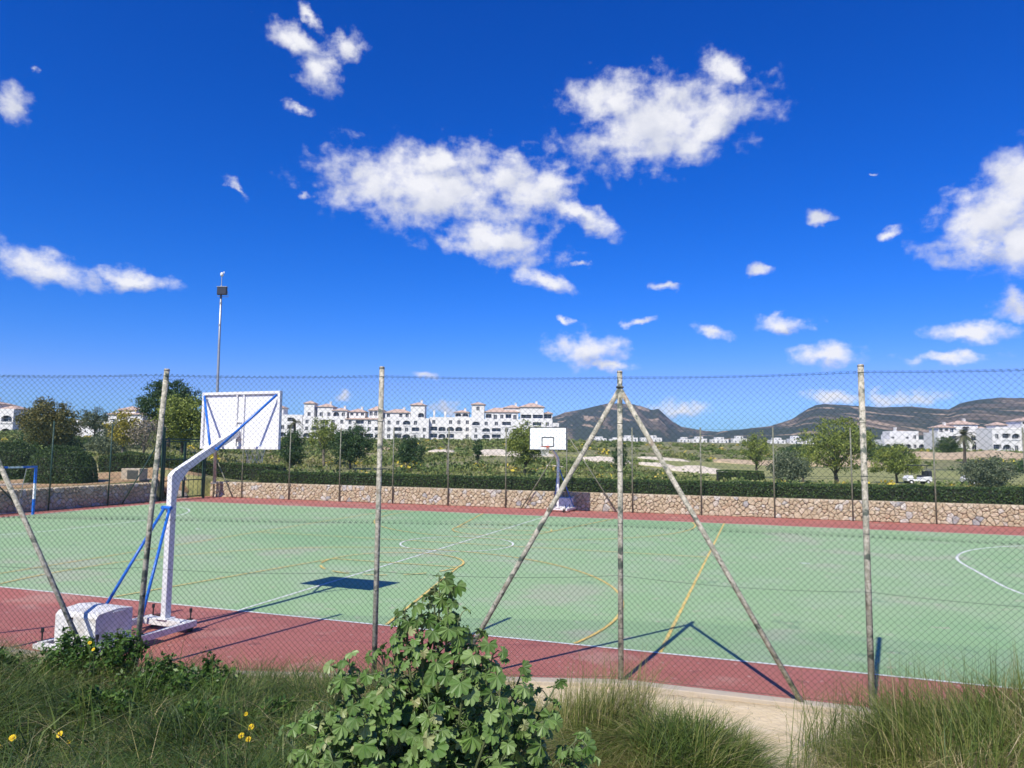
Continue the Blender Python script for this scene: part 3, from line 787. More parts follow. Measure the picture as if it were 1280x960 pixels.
TREES = [
 dict(name='broadleaf_tree', label='wide brownish green round tree beyond the blue goal', x=-39.8, y=62, ztop=7.0, width=5.0, leaf='brown_leaf', crown_from=.16, clumps=229, per=55, size=.18, seed=1, clump_r=.5),
 dict(name='umbrella_pine', label='small umbrella pine with bare forked trunk in front of white house', x=-49.4, y=85, ztop=7.75, width=3.9, leaf='olive_leaf', crown_from=.45, clumps=94, per=48, size=.17, shape='umbrella', seed=2, limbs=16, clump_r=.4),
 dict(name='yellow_tree', label='thin yellowing tree beside the umbrella pine', x=-28.0, y=52, ztop=5.6, width=2.5, leaf='yellow_leaf', crown_from=.36, clumps=74, per=36, size=.15, seed=3, bark='pale_bark', limbs=12),
 dict(name='bare_tree', label='greyish half-bare tree with pale twisted trunk behind the concrete box', x=-23.9, y=47, ztop=5.0, width=2.3, leaf='grey_twig', bark='pale_bark', crown_from=.38, clumps=54, per=24, size=.13, seed=4, limbs=20),
 dict(name='dark_tree', label='tallest dark green tree rising above the other trees', x=-35.8, y=75, ztop=10.2, width=6.3, leaf='dark_leaf', crown_from=.35, clumps=256, per=55, size=.2, seed=5, clump_r=.55),
 dict(name='olive_pine', label='dense olive green tree behind the gate', x=-26.6, y=58, ztop=7.2, width=4.5, leaf='pine_leaf', crown_from=.28, clumps=216, per=55, size=.16, seed=6, clump_r=.5),
 dict(name='broadleaf_tree', label='dark rounded bush-like tree half hidden by the near backboard', x=-21.3, y=70, ztop=4.8, width=2.5, leaf='dark_leaf', crown_from=.05, clumps=108, per=48, size=.16, seed=7),
 dict(name='pale_tree', label='pale green airy tree before the white apartments', x=-18.7, y=72, ztop=5.95, width=3.6, leaf='pine_leaf', crown_from=.42, clumps=94, per=38, size=.16, seed=8, limbs=14, bark='pale_bark'),
 dict(name='olive_tree', label='broad dark olive tree with short trunk, next to the pale airy tree', x=-14.7, y=66, ztop=5.1, width=3.9, leaf='dark_leaf', crown_from=.2, clumps=175, per=55, size=.16, seed=9, depth=3.4),
 dict(name='round_bush', label='dark round bush below the white apartments in the scrub', x=-9.9, y=70, ztop=4.2, width=2.9, leaf='dark_leaf', crown_from=.03, clumps=121, per=50, size=.16, seed=10, cat='bush'),
 dict(name='small_tree', label='very small upright tree between sand bunkers', x=-3.5, y=75, ztop=4.0, width=1.05, leaf='dark_leaf', crown_from=.3, clumps=40, per=43, size=.14, seed=11),
 dict(name='leaning_tree', label='green tree with leaning trunk behind the far backboard', x=1.1, y=60, ztop=5.4, width=3.9, leaf='pine_leaf', crown_from=.24, clumps=175, per=52, size=.16, seed=12, lean=(.5, 0)),
 dict(name='round_bush', label='dark small bush under the low flat-topped mountain', x=12.8, y=85, ztop=4.1, width=2.0, leaf='dark_leaf', crown_from=.03, clumps=67, per=48, size=.17, seed=13, cat='bush'),
 dict(name='pine_tree', label='large bright green pine with open crown', x=28.0, y=62, ztop=6.35, width=6.9, leaf='pine_leaf', crown_from=.22, clumps=202, per=57, size=.16, shape='pine', seed=14, limbs=22, clump_r=.5),
 dict(name='olive_tree', label='grey green olive tree with thick trunk beside the large pine', x=22.3, y=58, ztop=3.0, width=3.2, leaf='olive_leaf', crown_from=.22, clumps=121, per=55, size=.14, seed=15, trunk_r=.16),
 dict(name='thin_tree', label='thin-crowned tree behind the clipped hedge block', x=28.9, y=85, ztop=5.3, width=4.0, leaf='pine_leaf', crown_from=.36, clumps=94, per=40, size=.17, seed=16, limbs=16),
 dict(name='thin_tree', label='slender tree just behind the large pine', x=31.5, y=78, ztop=3.6, width=2.4, leaf='pine_leaf', crown_from=.3, clumps=54, per=40, size=.17, seed=17),
 dict(name='spreading_tree', label='low spreading tree over the dark-roofed golf cart', x=40.6, y=76, ztop=4.2, width=5.6, leaf='pine_leaf', crown_from=.36, clumps=162, per=48, size=.17, seed=18, limbs=18, shape='umbrella'),
 dict(name='olive_tree', label='silvery olive bush-tree above the hedge hiding a golf cart', x=33.1, y=50, ztop=2.75, width=3.8, leaf='olive_leaf', crown_from=.1, clumps=148, per=55, size=.13, seed=19, trunk_r=.12),
 dict(name='round_bush', label='dark shrub among the scrub far beyond the golf carts', x=83.5, y=118, ztop=1.9, width=3.0, leaf='dark_leaf', crown_from=.02, clumps=67, per=43, size=.2, seed=20, cat='bush'),
 dict(name='wide_bush', label='wide dark green shrub on the slope under white apartments', x=60, y=150, ztop=4.4, width=9.0, leaf='dark_leaf', crown_from=.02, clumps=148, per=48, size=.26, seed=21, cat='bush', clump_r=.8),
 dict(name='wide_bush', label='green shrub mass right below the stepped white house', x=86, y=165, ztop=5.0, width=11.0, leaf='hedge_leaf', crown_from=.02, clumps=175, per=48, size=.28, seed=22, cat='bush', clump_r=.9),
 dict(name='leafy_tree', label='green tree in front of the walled white apartments', x=130, y=215, ztop=8.0, width=7.5, leaf='hedge_leaf', crown_from=.1, clumps=121, per=48, size=.3, seed=24, clump_r=.8),
 dict(name='leafy_tree', label='sparse twiggy tree by the stepped white house', x=112, y=232, ztop=9.0, width=8, leaf='olive_leaf', crown_from=.2, clumps=81, per=36, size=.3, seed=25, clump_r=.8),
 dict(name='low_bush', label='dark green low bush at the foot of the umbrella pine', x=-43.5, y=80, ztop=5.0, width=4.5, leaf='olive_leaf', crown_from=.02, clumps=94, per=45, size=.18, seed=26, cat='bush'),
 dict(name='low_bush', label='dark low thicket under the yellowing tree', x=-32.0, y=58, ztop=3.9, width=4.4, leaf='olive_leaf', crown_from=.02, clumps=94, per=45, size=.16, seed=27, cat='bush'),
 dict(name='low_bush', label='dark thicket below the wide brownish tree', x=-42.0, y=66, ztop=3.9, width=6.5, leaf='dark_leaf', crown_from=.02, clumps=148, per=45, size=.16, seed=28, cat='bush'),
]
for t in TREES: tree(**t)

def sapling(x, y, ztop, label, seed):
    rnd = random.Random(seed); z0 = ground_z(x, y) - .05; H = ztop - z0
    root = empty('bare_sapling', (x, y, z0)); tag(root, label, 'sapling', 'bare saplings in the scrub')
    mb = MB(); mb.tube([(0, 0, 0), (.03, 0, H * .5), (0, .02, H)], [.05, .04, .015], 6); mb.build('trunk', 'pale_bark', root)
    mb = MB()
    for i in range(14):
        z = H * rnd.uniform(.5, .98); a = rnd.uniform(0, 6.28); l = rnd.uniform(.25, .6)
        mb.tube([(0, 0, z), (math.cos(a) * l * .5, math.sin(a) * l * .5, z + l * .5), (math.cos(a) * l * .8, math.sin(a) * l * .8, z + l)], [.016, .01, .004], 4)
    mb.build('branches', 'pale_bark', root)
sapling(-4.9, 55, 3.3, 'bare pale sapling on the scrub left of the far backboard', 3)
sapling(-33.5, 60, 4.2, 'bare pale sapling near the yellowing tree', 4)

def palm(x, y, ztop, r, label, seed):
    rnd = random.Random(seed); z0 = ground_z(x, y) - .1; H = ztop - z0
    root = empty('palm_tree', (x, y, z0)); tag(root, label, 'palm tree')
    hub = H - r * .55
    mb = MB(); mb.tube([(0, 0, 0), (.1, 0, hub * .5), (0, 0, hub)], [.34, .24, .27], 8); mb.build('trunk', 'bark', root)
    V, F, T = [], [], []
    for i in range(26):
        a = rnd.uniform(0, 6.28); e = rnd.uniform(-.5, 1.35); L = r * rnd.uniform(.85, 1.15)
        d = Vector((math.cos(a) * math.cos(e), math.sin(a) * math.cos(e), math.sin(e)))
        pts = [Vector((0, 0, hub)) + d * (L * t) + Vector((0, 0, -L * .55 * t * t)) for t in np.linspace(0, 1, 9)]
        s = d.cross(Vector((0, 0, 1))).normalized()
        tn = rnd.random()
        for p, q in zip(pts[:-1], pts[1:]):
            for sg in (-1, 1):
                n0 = len(V); tip = (p + q) / 2 + s * (sg * r * .2) + (q - p) * .8 + Vector((0, 0, -.12 * r * .5))
                V += [tuple(p), tuple(q), tuple(tip)]; F.append((n0, n0 + 1, n0 + 2)); T += [tn] * 3
    np_mesh('crown', np.array(V), np.array(F), 'palm_leaf', root, np.array(T))
palm(94.3, 150, 8.2, 2.7, 'grey palm tree standing before the right-hand white apartments', 5)
palm(-45.3, 150, 9.0, 1.8, 'small palm tree in front of the white apartments beside the near backboard', 6)

# ---- clipped hedges
def hedge_block(name, label, path, w, h, m='hedge_leaf', size=.075, dens=900, seed=0, lift=0.0, cat='hedge', z_of=None, rough=.05):
    """a clipped hedge along a path of (x, y): leaves over an inner mass of twigs"""
    global RNG
    RNG = np.random.default_rng(900 + seed)
    root = empty(name, (path[0][0], path[0][1], 0)); tag(root, label, cat)
    ox, oy = path[0]
    allp, core = [], MB()
    tones = []
    for (a, b) in zip(path[:-1], path[1:]):
        a, b = np.array(a, float), np.array(b, float); L = np.linalg.norm(b - a); d = (b - a) / L; n = np.array([-d[1], d[0]])
        za, zb = z_of(*a) + lift, z_of(*b) + lift
        cnt = int(L * (w + 2 * h) * dens)
        s = RNG.random(cnt) * L; side = RNG.random(cnt)
        top = side < w / (w + 2 * h)
        off = np.where(top, (RNG.random(cnt) - .5) * w, np.where(RNG.random(cnt) < .5, -w / 2, w / 2))
        zz = np.where(top, h, h * RNG.random(cnt) ** .9)
        px, py = a[0] + d[0] * s, a[1] + d[1] * s
        bul = (fbm(px * 1.1, py * 1.1 + zz, 3, seed) - .5) * rough * 4
        ins = RNG.random(cnt) ** 2 * .10
        off = off * (1 - .0) + np.where(top, 0, np.sign(off) * (bul - ins)); zz = zz + np.where(top, bul - ins, 0)
        # rounded shoulders
        k = np.clip((zz - (h - .12)) / .12, 0, 1); off = off * (1 - .12 * k)
        zbase = za + (zb - za) * s / L
        P = np.stack([px + n[0] * off - ox, py + n[1] * off - oy, zbase + zz], 1)
        allp.append(P); tones.append(np.clip(.15 + .6 * fbm(px * .8, py * .8 + zz * 2, 3, seed + 2) + .45 * (RNG.random(cnt) - .4), 0, 1))
        m0, m1 = a - np.array([ox, oy]), b - np.array([ox, oy])
        core.bar((m0[0], m0[1], za + h * .44), (m1[0], m1[1], zb + h * .44), w * .8, h * .86)
    P = np.concatenate(allp)
    foliage('foliage', P, size * (.7 + .6 * RNG.random(len(P))), m, root, .6, np.concatenate(tones))
    core.build('twig_core', 'twigs', root)
    return root
mat('twigs', (.018, .020, .010), .9)
flat = lambda x, y: .80
hp = [uvw(u, WALL_V + .95)[:2] for u in np.linspace(-18.6, 25, 16)]
hedge_block('long_hedge', 'long clipped dark green hedge running along the top of the stone wall', hp, .95, .70, size=.085, dens=520, seed=1, z_of=flat, rough=.045)
hedge_block('back_hedge', 'low clipped hedge behind the ochre soil near the gate', [(-25.0, 43.9), (-23.5, 44.3), (-18.5, 46.0), (-14.5, 46.2)], .9, 1.0, size=.09, dens=420, seed=2, z_of=lambda x, y: ground_z(x, y) - .05)
hedge_block('hedge_block', 'short clipped hedge block in front of the thin-crowned tree', [(18.9, 66.3), (22.9, 65.6)], 1.6, 1.25, size=.11, dens=300, seed=3, z_of=lambda x, y: ground_z(x, y) - .05)
def dome_bush(label, x, y, rx, ry, h, seed, lift=0):
    global RNG
    RNG = np.random.default_rng(70 + seed)
    z0 = ground_z(x, y) - .05
    root = empty('clipped_bush', (x, y, z0)); tag(root, label, 'bush')
    n = int(rx * ry * 6500)
    d = rand_dirs(n); d[:, 2] = np.abs(d[:, 2])
    sq = (np.abs(d) ** 2.6).sum(1) ** (-1 / 2.6)
    bump = 1 + .09 * (fbm(d[:, 0] * 4 + 7, d[:, 1] * 4 + d[:, 2] * 3, 3, seed) - .5) * 2 - RNG.random(n) ** 2 * .07
    P = d * (sq * bump)[:, None] * np.array([rx, ry, h])
    foliage('foliage', P, .085 * (.7 + .6 * RNG.random(n)), 'hedge_leaf', root, .6, np.clip(RNG.random(n) * .8, 0, 1))
    mb = MB(); V = []; k, q = 20, 7
    for i in range(q):
        e = (i / (q - 1)) * math.pi / 2
        for j in range(k):
            a = 2 * math.pi * j / k
            dd = np.array([math.cos(a) * math.cos(e), math.sin(a) * math.cos(e), math.sin(e)])
            V.append(tuple(dd * (np.abs(dd) ** 2.6).sum() ** (-1 / 2.6) * .88 * np.array([rx, ry, h])))
    F = [(i * k + j, i * k + (j + 1) % k, (i + 1) * k + (j + 1) % k, (i + 1) * k + j) for i in range(q - 1) for j in range(k)]
    mb.add(V, F); mb.build('twig_core', 'twigs', root)
dome_bush('large clipped rounded bush right behind the blue and white goal', -22.5, 36.2, 1.58, 1.25, 1.9, 1)
dome_bush('second clipped rounded bush at the edge of view past the goal', -27.3, 39.5, 1.6, 1.5, 1.95, 2)

# ---- scrub that nobody could count
def build_scrub():
    global RNG
    RNG = np.random.default_rng(321)
    n = 15000
    Y = 42 * np.exp(RNG.random(n) * math.log(330 / 42)); a = RNG.uniform(-.86, .86, n); X = a * Y
    u, v = to_uv(X, Y)
    keep = (v > WALL_V + 2.2) & (u > WALL_U + .5) | (u < WALL_U - 6) & (Y > 46)
    for (cx, cy, rx, ry, _) in FAIR: keep &= (((X - cx) / rx) ** 2 + ((Y - cy) / ry) ** 2) > 1.0
    for (cx, cy, rx, ry, _) in BUNK: keep &= (((X - cx) / rx) ** 2 + ((Y - cy + 1) / (ry + 2.5)) ** 2) > 1.1
    for q in EARTH: keep &= (((X - q[0]) / q[2]) ** 2 + ((Y - q[1] + 1) / (q[3] + 1.5)) ** 2) > 1.0
    keep &= (X / Y < .42) | (Y > 130) | (RNG.random(n) < .15)
    keep &= (fbm(X / 9, Y / 14, 3, 77) > .54) | (RNG.random(n) < .08)
    X, Y = X[keep], Y[keep]; n = len(X)
    R = (.35 + .75 * RNG.random(n) ** 2) * (1 + (Y > 120) * .5 + (Y > 60) * .2)
    hgt = R * (.5 + .5 * RNG.random(n))
    per = 34
    base = np.stack([X, Y, land(X, Y)], 1)
    d = rand_dirs(n * per); d[:, 2] = np.abs(d[:, 2])
    r = RNG.random(n * per) ** .3
    P = np.repeat(base, per, 0) + d * (r * np.repeat(R, per))[:, None] * np.stack([np.ones(n * per), np.ones(n * per), np.repeat(hgt / R, per)], 1)
    kind = fbm(X / 12, Y / 16, 3, 5) * .9 - .08 + .45 * (RNG.random(n) - .4)
    kind = np.where(RNG.random(n) < .03, 1.0, np.clip(kind, 0, .95))
    kind = np.where((Y > 48) & (Y < 64) & (RNG.random(n) < .10), 1.0, kind)
    tn = np.clip(np.repeat(kind, per) + .16 * (RNG.random(n * per) - .5), 0, 1)
    sz = np.repeat(.17 + .0021 * np.clip(Y, 40, 240), per) * (.7 + .6 * RNG.random(n * per))
    o = foliage('scrub', P, sz, 'scrub_leaf', None, .65, tn)
    tag(o, 'low mixed green and dry scrub covering the rough ground beyond the hedge', 'scrub', kind='stuff')
    # grassy tufts of the open land, thin blades seen from afar
    m = 26000
    Y = 41 * np.exp(RNG.random(m) * math.log(110 / 41)); X = RNG.uniform(-.86, .86, m) * Y
    u, v = to_uv(X, Y); keep = ((v > WALL_V + 1.8) & (u > WALL_U + .5)) | ((u < WALL_U - 5.5) & (Y > 46))
    for (cx, cy, rx, ry, _) in FAIR: keep &= (((X - cx) / rx) ** 2 + ((Y - cy) / ry) ** 2) > 1.0
    X, Y = X[keep], Y[keep]; m = len(X)
    h = .25 + .35 * RNG.random(m)
    blades('rough_grass', np.stack([X, Y, land(X, Y) - .02], 1), h, .05 + .0007 * Y, RNG.random(m) * 6.28, .3 + .5 * RNG.random(m), np.clip(.45 + .5 * fbm(X / 8, Y / 10, 3, 8) * RNG.random(m) + .1, 0, 1))
    tag(bpy.data.objects['rough_grass'], 'dry yellow green rough grass on the open land beyond the hedge', 'grass', kind='stuff')
build_scrub()

# ================================================================== STONE WALLS
def clip_poly(poly, p, q):
    """keep the part of poly nearer to p than to q"""
    mx, my = (p[0] + q[0]) / 2, (p[1] + q[1]) / 2; nx, ny = q[0] - p[0], q[1] - p[1]
    out = []
    for i in range(len(poly)):
        a, b = poly[i], poly[(i + 1) % len(poly)]
        da = (a[0] - mx) * nx + (a[1] - my) * ny; db = (b[0] - mx) * nx + (b[1] - my) * ny
        if da <= 0: out.append(a)
        if da * db < 0:
            t = da / (da - db); out.append((a[0] + (b[0] - a[0]) * t, a[1] + (b[1] - a[1]) * t))
    return out
def stone_wall(name, label, origin, rz, L, H, thick, seed, rank, max_parts=300, skip=None):
    rnd = random.Random(seed)
    root = empty(name, origin, rz); tag(root, label, 'wall')
    mb = MB(); mb.box((L / 2, thick / 2 + .03, H / 2), (L, thick - .06, H - .01)); mb.build('core', 'mortar', root)
    sites = []
    dx, dz = .205, .135
    nz = max(3, round(H / dz)); dz = H / nz
    for j in range(nz):
        for i in range(int(L / dx) + 1):
            if rnd.random() < .24: continue
            sites.append(((i + .5 * (j % 2) + rnd.uniform(-.5, .5)) * dx, (j + .5 + rnd.uniform(-.46, .46)) * dz))
    cells = []
    for k, p in enumerate(sites):
        if p[0] < 0 or p[0] > L: continue
        poly = [(max(0, p[0] - .5), 0), (min(L, p[0] + .5), 0), (min(L, p[0] + .5), H), (max(0, p[0] - .5), H)]
        near = sorted((q for q in sites if q is not p and abs(q[0] - p[0]) < .95), key=lambda q: (q[0] - p[0]) ** 2 + (q[1] - p[1]) ** 2)[:18]
        for q in near:
            poly = clip_poly(poly, p, q)
            if len(poly) < 3: break
        if len(poly) < 3: continue
        ar = abs(sum(poly[i][0] * poly[(i + 1) % len(poly)][1] - poly[(i + 1) % len(poly)][0] * poly[i][1] for i in range(len(poly)))) / 2
        if ar < .004: continue
        cells.append((p, poly, ar))
    def stone_mesh(poly, c, world):
        # soften the polygon: cut its corners, then build a low dome
        n = len(poly); P = []
        for i in range(n):
            a, b, d = poly[i - 1], poly[i], poly[(i + 1) % n]
            l1 = math.hypot(a[0] - b[0], a[1] - b[1]); l2 = math.hypot(d[0] - b[0], d[1] - b[1])
            k1, k2 = min(.3, .035 / max(l1, 1e-3)), min(.3, .035 / max(l2, 1e-3))
            P.append((b[0] + (a[0] - b[0]) * k1, b[1] + (a[1] - b[1]) * k1)); P.append((b[0] + (d[0] - b[0]) * k2, b[1] + (d[1] - b[1]) * k2))
        Q = []
        for p in P:
            if not Q or math.hypot(p[0] - Q[-1][0], p[1] - Q[-1][1]) > .02: Q.append(p)
        P = Q; n = len(P)
        g = rnd.uniform(.001, .007)
        def ring(shrink, y, jit):
            out = []
            for p in P:
                dx_, dz_ = p[0] - c[0], p[1] - c[1]; r = math.hypot(dx_, dz_) + 1e-6
                f = max(.25, 1 - shrink / r); out.append((dx_ * f + rnd.uniform(-jit, jit) + (c[0] if world else 0), y + rnd.uniform(-jit, jit) * 1.4, dz_ * f + rnd.uniform(-jit, jit) + (c[1] if world else 0)))
            return out
        out = rnd.uniform(.022, .058)
        V = ring(g, .045, 0) + ring(g + .003, -out * .35, .004) + ring(g + .032, -out, .008)
        tx, tz = rnd.uniform(-.03, .03), rnd.uniform(-.03, .03)
        V.append(((c[0] if world else 0) + tx, -out - rnd.uniform(-.006, .016), (c[1] if world else 0) + tz))
        F = [(r * n + i, r * n + (i + 1) % n, (r + 1) * n + (i + 1) % n, (r + 1) * n + i) for r in (0, 1) for i in range(n)]
        F += [(2 * n + i, 2 * n + (i + 1) % n, 3 * n) for i in range(n)]
        return V, F
    order = sorted(range(len(cells)), key=lambda k: -rank(cells[k][0], cells[k][2]))
    parts = set(order[:max_parts])
    rest = MB(); rest_t = []
    for k, (p, poly, ar) in enumerate(cells):
        if skip and skip(p): continue
        c = (sum(q[0] for q in poly) / len(poly), sum(q[1] for q in poly) / len(poly))
        t = rnd.random() * .70
        if ar > .05 and rnd.random() < .16: t = rnd.uniform(.8, 1)
        elif rnd.random() < .05: t = rnd.uniform(.8, .9)
        V, F = stone_mesh(poly, c, k not in parts)
        if k in parts:
            me = bpy.data.meshes.new('stone'); me.from_pydata(V, [], F); me.materials.append(MATS['stone'])
            at = me.attributes.new('tint', 'FLOAT', 'POINT'); at.data.foreach_set('value', np.full(len(V), t, np.float32))
            me.update(); o = link('stone', me, root); o.location = (c[0], 0, c[1])
        else:
            rest.add(V, F); rest_t += [t] * len(V)
    if rest.v:
        o = rest.build('stones', 'stone', root); o['kind'] = 'stuff'
        at = o.data.attributes.new('tint', 'FLOAT', 'POINT'); at.data.foreach_set('value', np.array(rest_t, np.float32))
    return root
FW0, FW1 = -21.5, 21.0
stone_wall('stone_wall', 'long tan rubble stone wall on the far side of the court', uvw(FW0, WALL_V), -A, FW1 - FW0, .87, .5, 4,
           lambda p, ar: (p[0] + 18) * math.sqrt(ar) * (1 if p[0] < 40.3 else .2))
# the shaded wall faces the court across the left end; it stops at the gate
stone_wall('stone_wall', 'dark shaded brown stone wall behind the goal, ending at the gate', uvw(WALL_U, -8.0), -A + math.pi / 2, 17.35, 1.0, .5, 9,
           lambda p, ar: (p[0] if p[0] > 6.5 else -1) * math.sqrt(ar))

# ================================================================== FENCES
def weave(s0, s1, z0, z1, w, seed, sag, wob, r=.0023):
    """chain-link wires of one roll between two posts, as three-sided zigzag tubes in (s, y, z)"""
    rg = np.random.default_rng(seed)
    L = s1 - s0
    nw = int(round(L / (w / 2))); stp = L / nw
    nz = int(round((z1 - z0) / (w / 2))) + 1
    zs = np.linspace(z0, z1, nz)
    K = np.arange(nw)[:, None]; J = np.arange(nz)[None, :]
    S = s0 + (K + ((J + K) % 2)) * stp
    Z = np.broadcast_to(zs[None, :], S.shape).copy()
    t = (S - s0) / L
    hh = (Z - z0) / (z1 - z0)
    Z = Z - sag * 4 * t * (1 - t) * hh
    S2 = S + .012 * (fbm(S * 1.4 + seed, Z * 1.4, 3, seed) - .5) * 2 * np.minimum(1, np.minimum(t, 1 - t) * 20)
    Z = Z + .014 * (fbm(S * 1.1 + seed + 5, Z * 1.6, 3, seed + 1) - .5) * 2
    Yd = wob * (fbm(S * .7 + seed, Z * .8, 3, seed + 2) - .5) * 2 + np.where((J + K) % 2, .0018, -.0018)
    P = np.stack([S2, Yd, Z], -1)                                   # nw, nz, 3
    offs = np.array([[1.0, 0, 0], [-.5, .87, 0], [-.5, -.87, 0]]) * r
    V = (P[:, :, None, :] + offs[None, None]).reshape(-1, 3)
    b = ((np.arange(nw)[:, None] * nz + np.arange(nz - 1)[None, :]) * 3).ravel()
    F = np.concatenate([np.stack([b + i, b + (i + 1) % 3, b + 3 + (i + 1) % 3, b + 3 + i], 1) for i in range(3)])
    return V, F
def panel_frame(a, b):
    """world matrix of the vertical plane from a to b (court uv)"""
    p, q = Vector(uvw(*a)), Vector(uvw(*b)); d = q - p
    return p, d.length, math.atan2(d.y, d.x)
def near_fence():
    root = empty('chain_link_fence', uvw(*FENCE_UV[3])); tag(root, 'tall green chain-link fence on lichen-stained posts in front of the court', 'fence')
    base = Vector(uvw(*FENCE_UV[3]))
    posts = []
    tops = {3: (.20, .16), 4: (0, .02)}
    for i, p in enumerate(FENCE_UV):
        q = Vector(uvw(*p)) - base
        mb = MB(); ln = tops.get(i, (0, 0)); R = .035
        top = 3.98 if i != 4 else 4.02
        mb.tube([(q.x, q.y, -.1), (q.x + ln[0] * .5, q.y, top * .5), (q.x + ln[0], q.y + ln[1] * .2, top)], R, 12)
        o = mb.build('post', 'lichen_post', root, smooth=True)
        mb = MB(); mb.tube([(q.x + ln[0], q.y + ln[1] * .2, top - .005), (q.x + ln[0] * 1.0, q.y + ln[1] * .2, top + .02)], [R + .006, R - .004], 12)
        mb.build('cap', 'lichen_post', o, smooth=True)
        mb = MB()
        for z in (.05, .67, 1.33, 2.0, 2.67, 3.3, 3.9):
            f = z / top
            mb.tube([(q.x + ln[0] * f + math.cos(a) * (R + .003), q.y + ln[1] * .2 * f + math.sin(a) * (R + .003), z) for a in np.linspace(0, 6.28, 13)[:-1]], .0028, 4, True)
        mb.build('wire_tie', 'wire_green', o)['kind'] = 'stuff'
    def brace(at, foot, ztop=3.76):
        q = Vector(uvw(*at)) - base; f = Vector(uvw(*foot)) - base
        mb = MB(); mb.tube([(q.x, q.y, ztop), ((q.x * .5 + f.x * .5), q.y * .5 + f.y * .5, ztop * .5), (f.x, f.y, -.02)], .0325, 12)
        o = mb.build('brace', 'lichen_post', root, smooth=True)
        mb = MB(); mb.tube([(q.x + math.cos(a) * .044, q.y + math.sin(a) * .044, ztop + .02) for a in np.linspace(0, 6.28, 13)[:-1]], .012, 5, True)
        mb.build('clamp', 'lichen_post', o)
    P3 = FENCE_UV[5]
    brace(P3, (P3[0] + 2.16, P3[1] - .03)); brace(P3, (P3[0] - 2.05, P3[1] - .72))
    P0 = FENCE_UV[2]
    brace(P0, (P0[0] + 2.09, P0[1] + .5)); brace(P0, (P0[0] - 2.05, P0[1] - .5))
    for i, (a, b) in enumerate(zip(FENCE_UV[:-1], FENCE_UV[1:])):
        p, L, rz = panel_frame(a, b); p = p - base
        Vs, Fs, n = [], [], 0
        for (z0, z1, sg) in ((.03, 2.0, .008), (1.955, 3.93, .022 if i != 4 else .03)):
            V, F = weave(.03, L - .03, z0, z1, .0765, 31 * i + int(z1 * 7), sg, .018)
            # end knuckles of the roll
            Vs.append(V); Fs.append(F + n); n += len(V)
        V = np.concatenate(Vs)
        if i in (2, 3):                                              # the mesh follows the leaning post
            e = (V[:, 0] / L) if i == 2 else (1 - V[:, 0] / L)
            V[:, 0] += .20 * e * V[:, 2] / 3.98 * math.cos(rz)
        o = np_mesh('wire_mesh', V, np.concatenate(Fs), 'wire_green', root); o.location = p; o.rotation_euler = (0, 0, rz)
        ln = MB()
        for z, sg, rr in ((.06, .01, .002), (1.33, .05, .002), (2.67, .03, .0018), (3.9, .02, .0022)):
            ln.tube([(L * t, .008, z - sg * 4 * t * (1 - t)) for t in np.linspace(0, 1, 11)], rr, 4)
        o = ln.build('tension_wire', 'wire_green', root); o.location = p; o.rotation_euler = (0, 0, rz)
        # knuckled selvedge where the two rolls overlap, and along the top
        kn = MB(); rg = random.Random(i)
        for zc, amp in ((1.975, .022), (3.925, .016)):
            k = int(L / .0765); sgm = .008 if zc < 3 else .022
            for j in range(k):
                s = .03 + (j + .5) * (L - .06) / k; t = s / L; z = zc - sgm * 4 * t * (1 - t)
                kn.bar((s - .016, -.004, z - amp), (s, -.004, z), .0046, .0046, up=(0, 1, 0)); kn.bar((s, -.004, z), (s + .016, -.004, z - amp), .0046, .0046, up=(0, 1, 0))
        o = kn.build('knuckles', 'wire_green', root); o['kind'] = 'stuff'; o.location = p; o.rotation_euler = (0, 0, rz)
near_fence()

def plain_fence(label, pts, H, post_m, braces=(), seed=0, z0=0.0, gap=()):
    """a fence too far off to show its weave: straight crossing wires, posts, rails"""
    base = Vector(uvw(*pts[0])); root = empty('chain_link_fence', tuple(base)); tag(root, label, 'fence')
    for i, p in enumerate(pts):
        q = Vector(uvw(*p)) - base
        mb = MB(); mb.tube([(q.x, q.y, -.05), (q.x, q.y, H)], .033, 8); o = mb.build('post', post_m, root, smooth=True)
        mb = MB(); mb.tube([(q.x, q.y, H - .004), (q.x, q.y, H + .03)], [.038, .02], 8); mb.build('cap', post_m, o)
    for (a, f, zt) in braces:
        q, e = Vector(uvw(*a)) - base, Vector(uvw(*f)) - base
        mb = MB(); mb.tube([(q.x, q.y, zt), (e.x, e.y, -.02)], .030, 8); mb.build('brace', post_m, root, smooth=True)
    for i, (a, b) in enumerate(zip(pts[:-1], pts[1:])):
        if i in gap: continue
        p, L, rz = panel_frame(a, b); p = p - base
        w = .10; mb = MB(); z1 = H - .06; k = int((L + z1) / w)
        for sgn in (0, 1):
            for j in range(k):
                c = (j + .5) * w - z1                               # line s = c + z
                za, zb = max(0, -c), min(z1, L - c)
                if zb - za < .05: continue
                s0, s1 = c + za, c + zb
                if sgn: s0, s1 = L - s0, L - s1
                mb.tube([(s0, .002 * sgn, .02 + za), (s1, .002 * sgn, .02 + zb)], .0013, 3)
        o = mb.build('wire_mesh', 'wire_far', root); o.location = p; o.rotation_euler = (0, 0, rz)
        mb = MB()
        for z in (1.33, 2.67, H - .06): mb.tube([(0, .006, z), (L, .006, z)], .003, 4)
        o = mb.build('tension_wire', 'wire_far', root); o.location = p; o.rotation_euler = (0, 0, rz)
VF = WALL_V - .12
fp = [(-21.2, VF), (-19.2, VF)] + [(u, VF) for u in (-16.0, -12.75, -9.5, -6.3, -3.15, 0.0, 3.2, 6.35, 9.5, 12.65, 15.8, 19.0, 22.2)]
